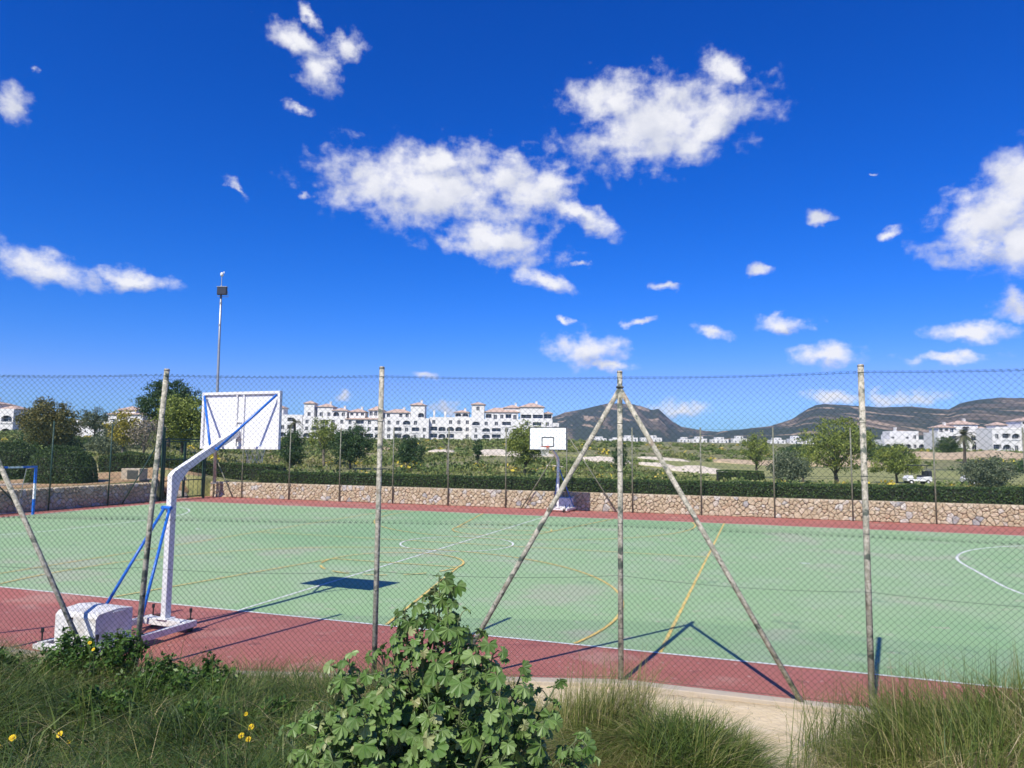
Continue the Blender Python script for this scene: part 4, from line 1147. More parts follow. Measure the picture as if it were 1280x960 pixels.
plain_fence('far chain-link fence on thin dull green posts along the stone wall', fp, 3.98, 'far_post_paint',
            braces=[((0, VF), (-2.3, VF - .1), 3.6), ((0, VF), (2.5, VF - .1), 3.7), ((-21.2, VF), (-19.75, VF - .05), 2.4)], seed=1)
UF = WALL_U + .14
lp = [(UF, 9.4), (UF, 6.2), (UF, 3.1), (UF, 0.0), (UF, -3.1), (UF, -6.2)]
plain_fence('end chain-link fence on green posts in front of the dark stone wall', lp, 3.98, 'green_paint', braces=[((UF, 9.4), (UF, 7.0), 3.5), ((UF, 0.0), (UF, 2.0), 2.0)], seed=2)

# ---- gate
def gate():
    p0, p1 = Vector(uvw(UF, 9.4 + .09)), Vector(uvw(UF, 12.55)); d = p1 - p0
    root = empty('metal_gate', tuple(p0), math.atan2(d.y, d.x)); tag(root, 'dark green metal double gate in the far corner of the court', 'gate')
    L = d.length
    for s, h in ((0, 3.9), (L, 3.9)):
        mb = MB(); mb.box((s, 0, h / 2), (.12 if s else .07, .1, h)); mb.build('gate_post', 'green_paint', root)
    mb = MB(); mb.box((L / 2, 0, 3.3), (L, .06, .07)); mb.build('top_rail', 'green_paint', root)
    for k, (s0, s1) in enumerate(((.1, L * .5 - .02), (L * .5 + .02, L - .1))):
        leaf = MB()
        for s in (s0 + .03, s1 - .03): leaf.box((s, 0, 1.65), (.055, .05, 3.1))
        for z in (.14, 1.05, 2.2, 3.17): leaf.box(((s0 + s1) / 2, 0, z), (s1 - s0, .045, .055))
        o = leaf.build('gate_leaf', 'green_paint', root)
        for q in range(1, 4):
            b = MB(); b.tube([(s0 + (s1 - s0) * q / 4, 0, .15), (s0 + (s1 - s0) * q / 4, 0, 3.15)], .012, 6); b.build('gate_bar', 'green_paint', o)
        b = MB(); b.box((s1 - .05 if k == 0 else s0 + .05, -.05, 1.12), (.05, .06, .16)); b.build('latch', 'galvanised', o)
gate()

# ================================================================== BASKETBALL HOOPS
def hoop(label, loc, rz, post_round=False, back=False):
    root = empty('basketball_hoop', loc, rz); tag(root, label, 'basketball hoop', None)
    # wheeled base frame
    fr = MB()
    fr.bar((-.55, -1.72, .13), (.55, -1.72, .13), .12, .07); 
    fr.bar((.50, -1.72, .13), (.46, .16, .13), .08, .10); fr.bar((-.50, -1.72, .13), (-.46, .16, .13), .08, .10)
    fr.bar((-.47, 0, .14), (.47, 0, .14), .16, .10)
    fr.bar((-.5, -.95, .13), (.5, -.95, .13), .07, .06)
    base = fr.build('base_frame', 'stained_white', root, bevel=.006)
    for (x, y) in ((-.53, -1.66), (.50, -1.62), (.40, .12), (-.40, .12), (-.47, -.3)):
        s = MB(); s.tube([(x, y, .01), (x, y, .33)], .011, 6); s.tube([(x, y, .30), (x, y, .36)], .022, 8); s.tube([(x, y, 0), (x, y, .015)], .04, 8)
        s.build('levelling_screw', 'black_paint', base)
    for x in (.34, -.34):
        w = MB(); w.tube([(x - .025, .17, .075), (x + .025, .17, .075)], .075, 14); wh = w.build('wheel', 'rubber', base)
        w = MB(); w.box((x - .035, .17, .11), (.012, .05, .13)); w.box((x + .035, .17, .11), (.012, .05, .13)); w.box((x, .17, .18), (.085, .06, .012)); w.build('fork', 'rust', wh)
    # ballast box with a domed lid
    prof = [(-1.58, .12), (-.98, .12), (-.98, .60)] + [(-1.22, .632), (-1.53, .60), (-1.58, .545)]
    b = MB(); b.prism_x(prof, -.40, .40); box = b.build('ballast_box', 'stained_white', root, bevel=.007)
    b = MB(); b.box((.406, -1.22, .585), (.012, .18, .014)); b.build('lid_handle', 'white_paint', box)
    b = MB(); b.tube([(-.05, -1.585, .52), (-.05, -1.60, .52)], .014, 8); b.build('bolt', 'rust', box)
    # column, bent arm
    c = MB(); c.box((0, 0, 1.26), (.102, .116, 2.16)); c.box((0, 0, .195), (.22, .22, .016))
    col = c.build('column', 'white_paint', root, bevel=.008)
    a = MB(); a.prism_x([(-.059, 2.30), (-.059, 2.465), (.0, 2.535), (1.33, 3.24), (1.42, 3.24), (1.42, 3.14), (.55, 2.70), (.28, 2.54), (.12, 2.36), (.059, 2.13), (.057, 2.30)], -.048, .048)
    a.build('arm', 'white_paint', root)
    # blue stays
    for s in (-1, 1):
        t = MB(); t.tube([(s * .06, -.09, 1.93), (s * .50, -.92 if s < 0 else -.98, .16)], .024, 8); t.build('stay', 'blue_paint', root, smooth=True)
        t = MB(); t.tube([(s * .075, .86, 2.90), (s * .84, 1.44, 3.88)], .022, 8); t.build('board_stay', 'blue_paint', root, smooth=True)
    t = MB(); t.tube([(-.1, -.09, 1.95), (.1, -.09, 1.95)], .03, 8); t.tube([(-.1, .86, 2.90), (.1, .86, 2.90)], .026, 8); t.build('stay_bolt', 'blue_paint', root)
    # board
    BW, Z0, Z1, Y0 = .9, 2.9, 3.95, 1.50
    b = MB(); b.box((0, Y0, (Z0 + Z1) / 2), (2 * BW, .024, Z1 - Z0)); board = b.build('backboard', 'white_board', root)
    f = MB(); yb = Y0 - .012 - .02
    f.box((0, yb, Z1 - .025), (2 * BW, .04, .05)); f.box((0, yb, Z0 + .025), (2 * BW, .04, .05))
    for x in (-BW + .025, BW - .025): f.box((x, yb, (Z0 + Z1) / 2), (.05, .04, Z1 - Z0 - .1))
    for x in (-.08, .08): f.box((x, yb + .004, (Z0 + Z1) / 2), (.03, .032, Z1 - Z0 - .1))
    f.box((0, yb - .002, 3.19), (.13, .044, .22)); f.box((0, yb + .004, 3.40), (.13, .03, .03))
    f.build('rear_frame', 'white_paint', board)
    k = MB(); yf = Y0 + .0125; e = .035
    k.box((0, yf, Z1 - e / 2), (2 * BW, .006, e)); k.box((0, yf, Z0 + e / 2), (2 * BW, .006, e))
    for x in (-BW + e / 2, BW - e / 2): k.box((x, yf, (Z0 + Z1) / 2), (e, .006, Z1 - Z0 - 2 * e))
    k.build('border_marking', 'black_paint', board)
    k = MB(); r0, r1 = 3.05, 3.50
    k.box((0, yf, r1 - .022), (.60, .007, .045)); k.box((0, yf, r0 + .022), (.60, .007, .045))
    for x in (-.278, .278): k.box((x, yf, (r0 + r1) / 2), (.045, .007, r1 - r0 - .09))
    k.build('target_marking', 'black_paint', board)
    r = MB(); r.tube([(.225 * math.cos(a), Y0 + .40 + .225 * math.sin(a), 3.05) for a in np.linspace(0, 2 * math.pi, 29)[:-1]], .010, 6, True)
    r.box((0, Y0 + .10, 3.045), (.12, .17, .02)); r.box((0, Y0 + .018, 3.02), (.14, .012, .12))
    rim = r.build('rim', 'orange_paint', board)
    nn = MB(); K = 12
    for i in range(K):
        for sgn in (-1, 1):
            pts = []
            for t in np.linspace(0, 1, 7):
                a = 2 * math.pi * (i + sgn * t * 2.0) / K; R = .225 - .085 * min(1, t * 1.35)
                pts.append((R * math.cos(a), Y0 + .40 + R * math.sin(a), 3.04 - .40 * t))
            nn.tube(pts, .0028, 4)
    nn.build('net', 'net_cord', rim)
    return root
hoop('near basketball hoop seen from behind, white backboard on a bent white arm with blue stays', uvw(-.13, -11.47), -A - math.radians(2.5))
hoop('far basketball hoop facing the camera, black-bordered white backboard before the stone wall', uvw(-.12, 12.25), -A + math.pi - math.radians(3))

# ================================================================== GOAL
def goal():
    root = empty('handball_goal', uvw(-HALF_L - .02, 1.5), -A); tag(root, 'blue and white striped metal goal at the end of the court', 'goal')
    # x: along u (negative = behind), y: along v
    def band(p0, p1, n, first, name):
        p0, p1 = Vector(p0), Vector(p1)
        o = None
        for i in range(n):
            a, b = p0.lerp(p1, i / n), p0.lerp(p1, (i + 1) / n)
            mb = MB(); mb.bar(a, b, .08, .08, up=(1, 0, 0))
            q = mb.build(name if o is None else 'painted_band', 'blue_paint' if (i + first) % 2 == 0 else 'white_paint', root if o is None else o)
            if o is None: o = q
    band((0, 0, 0), (0, 0, 1.96), 3, 0, 'goal_post'); band((0, -3.08, 0), (0, -3.08, 1.96), 3, 0, 'goal_post')
    band((0, .04, 2.0), (0, -3.12, 2.0), 5, 0, 'crossbar')
    for y in (0, -3.08):
        mb = MB(); mb.tube([(-.04, y, 1.97), (-.55, y, 1.9), (-.95, y, .06), (0, y, .04)], .018, 6); mb.build('net_bracket', 'galvanised', root)
    mb = MB(); mb.tube([(-.95, 0, .05), (-.95, -3.08, .05)], .018, 6); mb.build('ground_bar', 'galvanised', root)
goal()

# ================================================================== FLOODLIGHT MAST
def mast():
    x, y = -17.05, 41.6; z0 = .8
    root = empty('floodlight_mast', (x, y, z0)); tag(root, 'tall slim galvanised mast with floodlight above the far corner', 'lamp post')
    H = 12.35 - z0
    mb = MB(); mb.tube([(0, 0, 0), (-.06, 0, 4.0), (-.10, 0, 8.0), (-.12, 0, H)], [.10, .085, .07, .055], 10); p = mb.build('mast', 'galvanised', root, smooth=True)
    mb = MB(); mb.box((0, 0, .02), (.34, .34, .04)); mb.build('base_plate', 'galvanised', p)
    for z in (H - 2.4, H - 1.1): 
        mb = MB(); mb.tube([(-.115, 0, z), (-.115, 0, z + .12)], .075, 10); mb.build('collar', 'galvanised', p)
    ang = .12
    h = MB(); h.box((0, -.16, H - .35), (.56, .16, .46)); lamp = h.build('floodlight', 'cart_dark', root, bevel=.02)
    h = MB(); h.box((0, -.245, H - .35), (.48, .012, .37)); h.build('lens', 'floodlight_glass', lamp)
    h = MB(); h.box((0, -.15, H - .10), (.60, .22, .03)); h.build('visor', 'galvanised', lamp)
    h = MB(); h.tube([(-.3, -.10, H - .35), (-.3, .0, H - .66), (.3, .0, H - .66), (.3, -.10, H - .35)], .018, 6); h.build('bracket', 'galvanised', lamp)
    h = MB(); h.tube([(-.12, 0, H), (-.12, 0, H + .62)], .022, 6); st = h.build('antenna_pole', 'galvanised', root)
    V = []
    h = MB(); h.tube([(-.12, 0, H + .56), (-.12, 0, H + .63), (-.12, 0, H + .75), (-.12, 0, H + .81)], [.05, .10, .085, .03], 10); h.build('sensor_head', 'plastic_white', st, smooth=True)
    h = MB(); h.box((.0, 0, H + .80), (.05, .05, .10)); h.build('sensor_cap', 'plastic_white', st)
mast()
_c = uvw(-22.5, 8.95)
cb = empty('concrete_box', (_c[0], _c[1], ground_z(_c[0], _c[1]) - .05), -.25); tag(cb, 'low concrete utility box with dark panel above the shaded wall', 'utility box')
mb = MB(); mb.box((0, 0, .34), (1.15, .6, .68)); mb.build('housing', 'concrete', cb, bevel=.02)
mb = MB(); mb.box((.16, -.305, .36), (.68, .02, .46)); pn = mb.build('panel', 'box_grey', cb)
mb = MB()
for k in range(5): mb.box((.16, -.32, .20 + k * .08), (.60, .012, .02))
mb.build('louvre', 'box_grey', pn)
# ================================================================== BUILDINGS
def facade(mb, x0, x1, z0, z1, y, ops):
    """a front wall with real openings; returns nothing, adds reveals of each opening"""
    xs = sorted({x0, x1} | {o[0] for o in ops} | {o[1] for o in ops}); zs = sorted({z0, z1} | {o[2] for o in ops} | {o[3] for o in ops})
    for a, b in zip(xs[:-1], xs[1:]):
        for c, d in zip(zs[:-1], zs[1:]):
            mx, mz = (a + b) / 2, (c + d) / 2
            if any(o[0] < mx < o[1] and o[2] < mz < o[3] for o in ops): continue
            mb.add([(a, y, c), (b, y, c), (b, y, d), (a, y, d)], [(0, 1, 2, 3)])
    for (a, b, c, d, arch, dep) in ops:
        Y = y + dep
        mb.add([(a, y, c), (b, y, c), (b, y, d), (a, y, d), (a, Y, c), (b, Y, c), (b, Y, d), (a, Y, d)], [(0, 4, 5, 1), (1, 5, 6, 2), (2, 6, 7, 3), (3, 7, 4, 0)])
        if arch:
            w = (b - a) / 2; rise = min(w, (d - c) * .45); k = 8; yy = y + .004
            top = [(a + w + -w * math.cos(math.pi * i / k), d - rise + rise * math.sin(math.pi * i / k)) for i in range(k + 1)]
            for i in range(k):
                p, q = top[i], top[i + 1]
                mb.add([(p[0], yy, p[1]), (q[0], yy, q[1]), (q[0], yy, d), (p[0], yy, d)], [(0, 1, 2, 3)])
def house(name, label, x, y, z, blocks, rz=0.0, cat='building', wall='house_white', group=None):
    """blocks: x0, x1, setback, depth, z0, z1, roof kind, floor patterns (bottom first)"""
    root = empty(name, (x, y, z), rz); tag(root, label, cat, group)
    wl = MB(); roofs = []; wins = []
    for (x0, x1, yb, dep, z0, z1, roof, floors) in blocks:
        ops = []
        fh = (z1 - z0 - .3) / max(1, len(floors)) if floors else 3
        for k, pat in enumerate(floors):
            n = len(pat); bw = (x1 - x0) / n
            for i, ch in enumerate(pat):
                cx = x0 + bw * (i + .5); zb = z0 + .3 + k * fh
                if ch == 'w': o = (cx - .62, cx + .62, zb + .75, zb + min(2.3, fh - .35), False, .35)
                elif ch == 'a': o = (cx - min(1.5, bw * .43), cx + min(1.5, bw * .43), zb + .3, zb + min(2.5, fh - .3), True, 1.0)
                elif ch == 'l': o = (cx - bw * .43, cx + bw * .43, zb + .6, zb + min(2.5, fh - .3), False, 1.3)
                elif ch == 'd': o = (cx - .65, cx + .65, zb + .05, zb + min(2.2, fh - .3), False, .3)
                elif ch == 'n': o = (cx - .4, cx + .4, zb + .5, zb + min(2.3, fh - .3), True, .3)
                else: continue
                ops.append(o); wins.append((o, yb, ch))
                if ch in 'al': wl.box((cx, yb - .1, zb + .5), ((o[1] - o[0]) + .3, .2, .9 if ch == 'l' else .5))
        facade(wl, x0, x1, z0, z1, yb, ops)
        yk = yb + dep
        wl.add([(x0, yb, z0), (x0, yk, z0), (x0, yk, z1), (x0, yb, z1), (x1, yb, z0), (x1, yk, z0), (x1, yk, z1), (x1, yb, z1)], [(1, 0, 3, 2), (4, 5, 6, 7), (5, 1, 2, 6)])
        if roof == 'flat':
            wl.add([(x0, yb, z1), (x1, yb, z1), (x1, yk, z1), (x0, yk, z1)], [(0, 1, 2, 3)])
            wl.box(((x0 + x1) / 2, yb + .1, z1 + .35), (x1 - x0 + .1, .2, .7)); wl.box((x0 + .1, yb + dep / 2 + .11, z1 + .33), (.2, dep - .24, .66)); wl.box((x1 - .1, yb + dep / 2 + .11, z1 + .33), (.2, dep - .24, .66))
        else:
            ov = .45; h = float(roof[3:] or 1.5); w = x1 - x0 + 2 * ov; dd = dep + 2 * ov; r = min(w, dd) / 2 * .98
            a0, a1, b0, b1 = x0 - ov, x1 + ov, yb - ov, yk + ov
            rr = MB(); e = .16
            if w >= dd: R0, R1 = (a0 + r, (b0 + b1) / 2), (a1 - r, (b0 + b1) / 2)
            else: R0, R1 = ((a0 + a1) / 2, b0 + r), ((a0 + a1) / 2, b1 - r)
            V = [(a0, b0, z1), (a1, b0, z1), (a1, b1, z1), (a0, b1, z1), (a0, b0, z1 + e), (a1, b0, z1 + e), (a1, b1, z1 + e), (a0, b1, z1 + e), (R0[0], R0[1], z1 + h), (R1[0], R1[1], z1 + h)]
            F = [(3, 2, 1, 0), (0, 1, 5, 4), (1, 2, 6, 5), (2, 3, 7, 6), (3, 0, 4, 7)]
            F += [(4, 5, 9, 8), (5, 6, 9), (6, 7, 8, 9), (7, 4, 8)] if w >= dd else [(4, 5, 8), (5, 6, 9, 8), (6, 7, 9), (7, 4, 8, 9)]
            rr.add(V, F); ro = rr.build('roof', 'roof_tile', root)
            if (x1 - x0) > 5:
                ch = MB(); cxx = x0 + (x1 - x0) * .7; ch.box((cxx, yb + dep * .55, z1 + h * .9), (.8, .8, 1.7)); ch.box((cxx, yb + dep * .55, z1 + h * .9 + .9), (1.0, 1.0, .14)); ch.build('chimney', wall, ro)
    wl.build('wall', wall, root)
    for (o, yb, ch) in wins:
        a, b, c, d, arch, dep = o; m = MB(); Y = yb + dep - .01
        m.add([(a, Y, c), (b, Y, c), (b, Y, d), (a, Y, d)], [(0, 1, 2, 3)])
        wn = m.build('window', 'window_blue' if (ch == 'd' and (int(a * 7) % 3 == 0)) or (ch == 'l' and int(a * 3) % 4 == 0) else 'window_glass', root)
        fr = MB(); t = .09; Yf = Y - .03
        fr.box(((a + b) / 2, Yf, (c + d) / 2), (t, .05, d - c)); 
        if ch in 'al': fr.box(((a + b) / 2, Yf, c + (d - c) * .62), (b - a, .04, t * .8))
        fr.build('frame', wall, wn)
    return root
G = 'white apartment buildings on the slope'
house('apartment_building', 'white apartment building just past the near backboard edge, arched ground floor', -97.0, 290, 5.9, [
    (0, 12.4, 0, 9, 0, 9.2, 'flat', ['aaa.', 'lwl.', 'l.l.']), (0, 4.2, 1.5, 6, 9.2, 12.6, 'hip1.4', ['w'])], group=G)
house('apartment_building', 'white apartment building with two tiled towers at its end', -84.4, 290, 5.7, [
    (0, 17.6, 0, 9, 0, 8.6, 'flat', ['aaaaw', 'wllw.', 'wwaww']), (.2, 4.3, .8, 5, 8.6, 14.7, 'hip1.3', ['w', '.']), (5.6, 11.8, 1.0, 7, 8.6, 13.4, 'hip1.6', ['ww']), (11.8, 17.6, .9, 7, 8.6, 11.9, 'hip1.4', ['aw'])], group=G)
house('apartment_building', 'white apartment building with a peaked tiled roof, left of a fence post', -66.5, 287, 5.7, [
    (0, 15.4, 0, 9, 0, 8.3, 'hip1.1', ['alla', 'wlwl', 'wlww']), (1.0, 7.4, 2.2, 6, 8.9, 11.4, 'hip1.5', ['wnw']), (9, 14.6, 1.6, 6, 8.9, 12.0, 'hip2.0', ['www'])], group=G)
house('apartment_building', 'white apartment building with a tall plain tower', -50.6, 286, 5.6, [
    (0, 17.6, 0, 9, 0, 8.4, 'flat', ['wlann', 'wlwlw', 'wwaw.']), (0, 10.0, 1.2, 7, 8.4, 11.2, 'hip1.7', ['w.ww']), (10.2, 15.8, .7, 6, 8.4, 14.3, 'hip1.4', ['.a', '.'])], group=G)
house('apartment_building', 'low white apartment block with many small chimneys', -32.9, 288, 5.8, [
    (0, 16.8, 0, 9, 0, 8.8, 'flat', ['lal.w', 'laaaw', 'w.www']), (10.0, 15.6, .8, 6, 8.8, 11.4, 'hip1.2', ['aa']), (1.2, 1.9, 2, 1, 8.8, 11.6, 'flat', []), (5.6, 6.4, 2, 1, 8.8, 11.2, 'flat', [])], group=G)
house('apartment_building', 'largest white apartment building with terraces stepping down at its end', -16.0, 282, 5.9, [
    (0, 32.0, 0, 9, 0, 7.8, 'flat', ['wal.dalw', 'nalwawlw', 'awwl.wlw']), (.2, 5.2, .6, 5, 7.8, 14.2, 'hip1.2', ['.', 'w']), (5.6, 18.6, 1.4, 7, 7.8, 11.3, 'hip2.0', ['ldwld']), (13.0, 19.5, 2.6, 6, 11.5, 13.1, 'hip1.4', []),
    (19.4, 28.6, .6, 8, 7.8, 13.4, 'hip1.9', ['ll', '.']), (28.6, 32.0, 1.4, 6, 7.8, 10.9, 'hip1.0', ['l']), (32.0, 34.6, .4, 8, 0, 6.6, 'flat', ['w', 'a']), (34.6, 36.4, .4, 8, 0, 4.2, 'flat', ['w'])], group=G)
house('stepped_house', 'white stepped terraced house standing apart under the ridge', 155.5, 300, 3.6, [
    (0, 17.0, 0, 9, 0, 4.0, 'flat', ['awaawa']), (3.0, 12.0, 1.5, 7, 4.0, 6.2, 'flat', ['w.w']), (4.0, 16.0, 3.0, 6, 4.0, 7.6, 'flat', ['w.lw']), (6.6, 7.4, 4, 1, 8, 9.2, 'flat', [])], rz=.0)
house('apartment_building', 'white apartment building with tiled peaks at the right edge, partly behind a palm', 157.0, 265, 3.2, [
    (0, 20.0, 0, 9, 0, 6.6, 'flat', ['lawal', 'wlalw']), (.8, 6.8, .6, 6, 6.6, 9.0, 'hip1.3', ['dwd']), (6.8, 15.6, .9, 7, 6.6, 10.2, 'hip1.6', ['.l.']), (15.8, 20.0, .8, 6, 6.6, 8.4, 'hip1.2', ['w'])])
house('apartment_building', 'nearer white apartment building cut by the right edge of the photo', 168.5, 252, 3.2, [
    (0, 10.0, .0, 9, 0, 8.0, 'flat', ['lad', 'wla']), (10.0, 30.0, -.6, 10, 0, 8.8, 'flat', ['dadl', 'lwlw']), (11.0, 26.0, .6, 8, 8.8, 11.2, 'hip1.5', ['lwwl']), (2.0, 6.0, 1, 5, 8.0, 9.6, 'hip1.2', ['w'])])
house('apartment_building', 'white apartment building with arched windows past the wide brownish tree', -153.6, 200, 4.4, [
    (0, 14.8, 0, 9, 0, 7.6, 'flat', ['wwaa', '.waa', '....'][:2] ), (1.0, 9.4, .8, 7, 7.6, 9.6, 'hip1.3', ['w.w']), (10.6, 14.6, 1.0, 6, 7.6, 8.2, 'hip1.2', [])])
house('apartment_building', 'tiled roof house rising behind the yellowing tree', -120.5, 214, 4.0, [
    (0, 10.5, 0, 8, 0, 8.0, 'hip1.2', ['w.w', 'aw.']), (3.0, 8.0, 1, 5, 8.4, 9.4, 'hip1.3', [])])
house('garden_house', 'low white house behind the umbrella pine', -91.5, 150, 4.4, [(0, 8.2, 0, 6, 0, 3.0, 'flat', ['..wd'])])
house('shaded_white_house', 'low white house wall painted in bluish shade, beside the umbrella pine', -97.0, 152, 4.4, [(0, 5.0, 0, 6, 0, 2.6, 'flat', ['w.'])], wall='house_white_shaded')
FAR = [(78.5, 700, 14, 4.4, 'pair of'), (96, 702, 12, 3.6, ''), (109, 718, 17, 5.4, ''), (130, 722, 21, 6.0, ''), (154, 660, 10, 4.6, ''), (165, 655, 13, 5.2, ''), (181, 650, 15, 5.0, ''), (198, 642, 12, 6.2, ''), (224, 622, 13, 5.0, ''), (240, 620, 11, 6.4, ''), (253, 618, 9, 4.6, '')]
FLAB = ['tiny white house nearest the central fence post under the flat-topped mountain', 'tiny low white house, second from the central fence post', 'tiny long white house with raised middle, third from the central fence post',
        'tiny white house block, widest under the slope of the mountain', 'tiny pale house starting the row below the saddle of hills', 'tiny pale house, second in the row below the saddle', 'tiny pale house, third in the row below the saddle',
        'tiny pale taller house ending the row below the saddle', 'tiny white house left of the large pine, first of three', 'tiny white taller house, middle of three left of the large pine', 'tiny white house touching the crown of the large pine']
for (hx, hy, wd, ht, _), lab in zip(FAR, FLAB):
    zb = ground_z(hx, hy) - .3
    house('distant_house', lab, hx, hy, zb, [(0, wd, 0, 8, 0, ht * .62, 'flat', ['wdwdw'[:max(3, int(wd / 3.5))]]), (wd * .25, wd * .75, 1, 6, ht * .62, ht, 'flat', ['wd'])], group='tiny distant white houses')

# ================================================================== GOLF CARTS
def cart(label, x, y, rz, roofed):
    root = empty('golf_cart', (x, y, ground_z(x, y) + .10), rz); tag(root, label, 'golf cart', 'golf carts parked on the fairway')
    b = MB()
    prof = [(-1.15, .30), (1.12, .30), (1.18, .55), (.95, .82), (.62, .86), (.50, .48), (-.15, .44), (-.22, .72), (-1.05, .78), (-1.18, .62)]
    b.prism(prof, -.55, .55); body = b.build('body', 'cart_white', root, bevel=.04)
    for px in (.78, -.75):
        for sy in (-1, 1):
            w = MB(); w.tube([(px, sy * .42, .22), (px, sy * .60, .22)], .23, 14); wh = w.build('wheel', 'rubber', root)
            w = MB(); w.tube([(px, sy * .605, .22), (px, sy * .62, .22)], .11, 10); w.build('rim', 'plastic_white', wh)
    s = MB(); s.box((-.42, 0, .80), (.50, 1.0, .14)); s.build('seat', 'cart_dark', root, bevel=.03)
    s = MB(); s.box((-.68, 0, 1.05), (.10, 1.0, .42)); s.build('backrest', 'cart_dark', root, bevel=.03)
    s = MB(); s.tube([(.62, .25, .80), (.40, .25, 1.05)], .02, 6); s.tube([(.40 + .03 * math.cos(a), .25 + .16 * math.sin(a), 1.05 + .15 * math.cos(a)) for a in np.linspace(0, 6.28, 15)[:-1]], .014, 5, True); s.build('steering_wheel', 'cart_dark', root)
    s = MB(); s.box((-1.05, 0, 1.0), (.34, .85, .62)); bag = s.build('golf_bag', 'cart_dark', root, bevel=.06)
    s = MB()
    for k in range(4): s.tube([(-1.05, -.3 + .2 * k, 1.28), (-1.12, -.32 + .22 * k, 1.52)], .02, 5)
    s.build('club', 'galvanised', bag)
    if roofed:
        for px, py in ((.75, .48), (.75, -.48), (-.82, .48), (-.82, -.48)):
            s = MB(); s.tube([(px, py, .78), (px * .8, py, 1.80)], .018, 6); s.build('roof_post', 'cart_dark', root)
        s = MB(); s.box((-.05, 0, 1.84), (1.75, 1.12, .07)); s.build('canopy', 'cart_dark', root, bevel=.03)
    return root
cart('white golf cart with dark canopy under the low spreading tree', 39.6, 70.5, math.pi - .1, True)
cart('white golf cart mostly hidden behind the silvery olive bush', 41.4, 64.5, math.pi + .3, False)

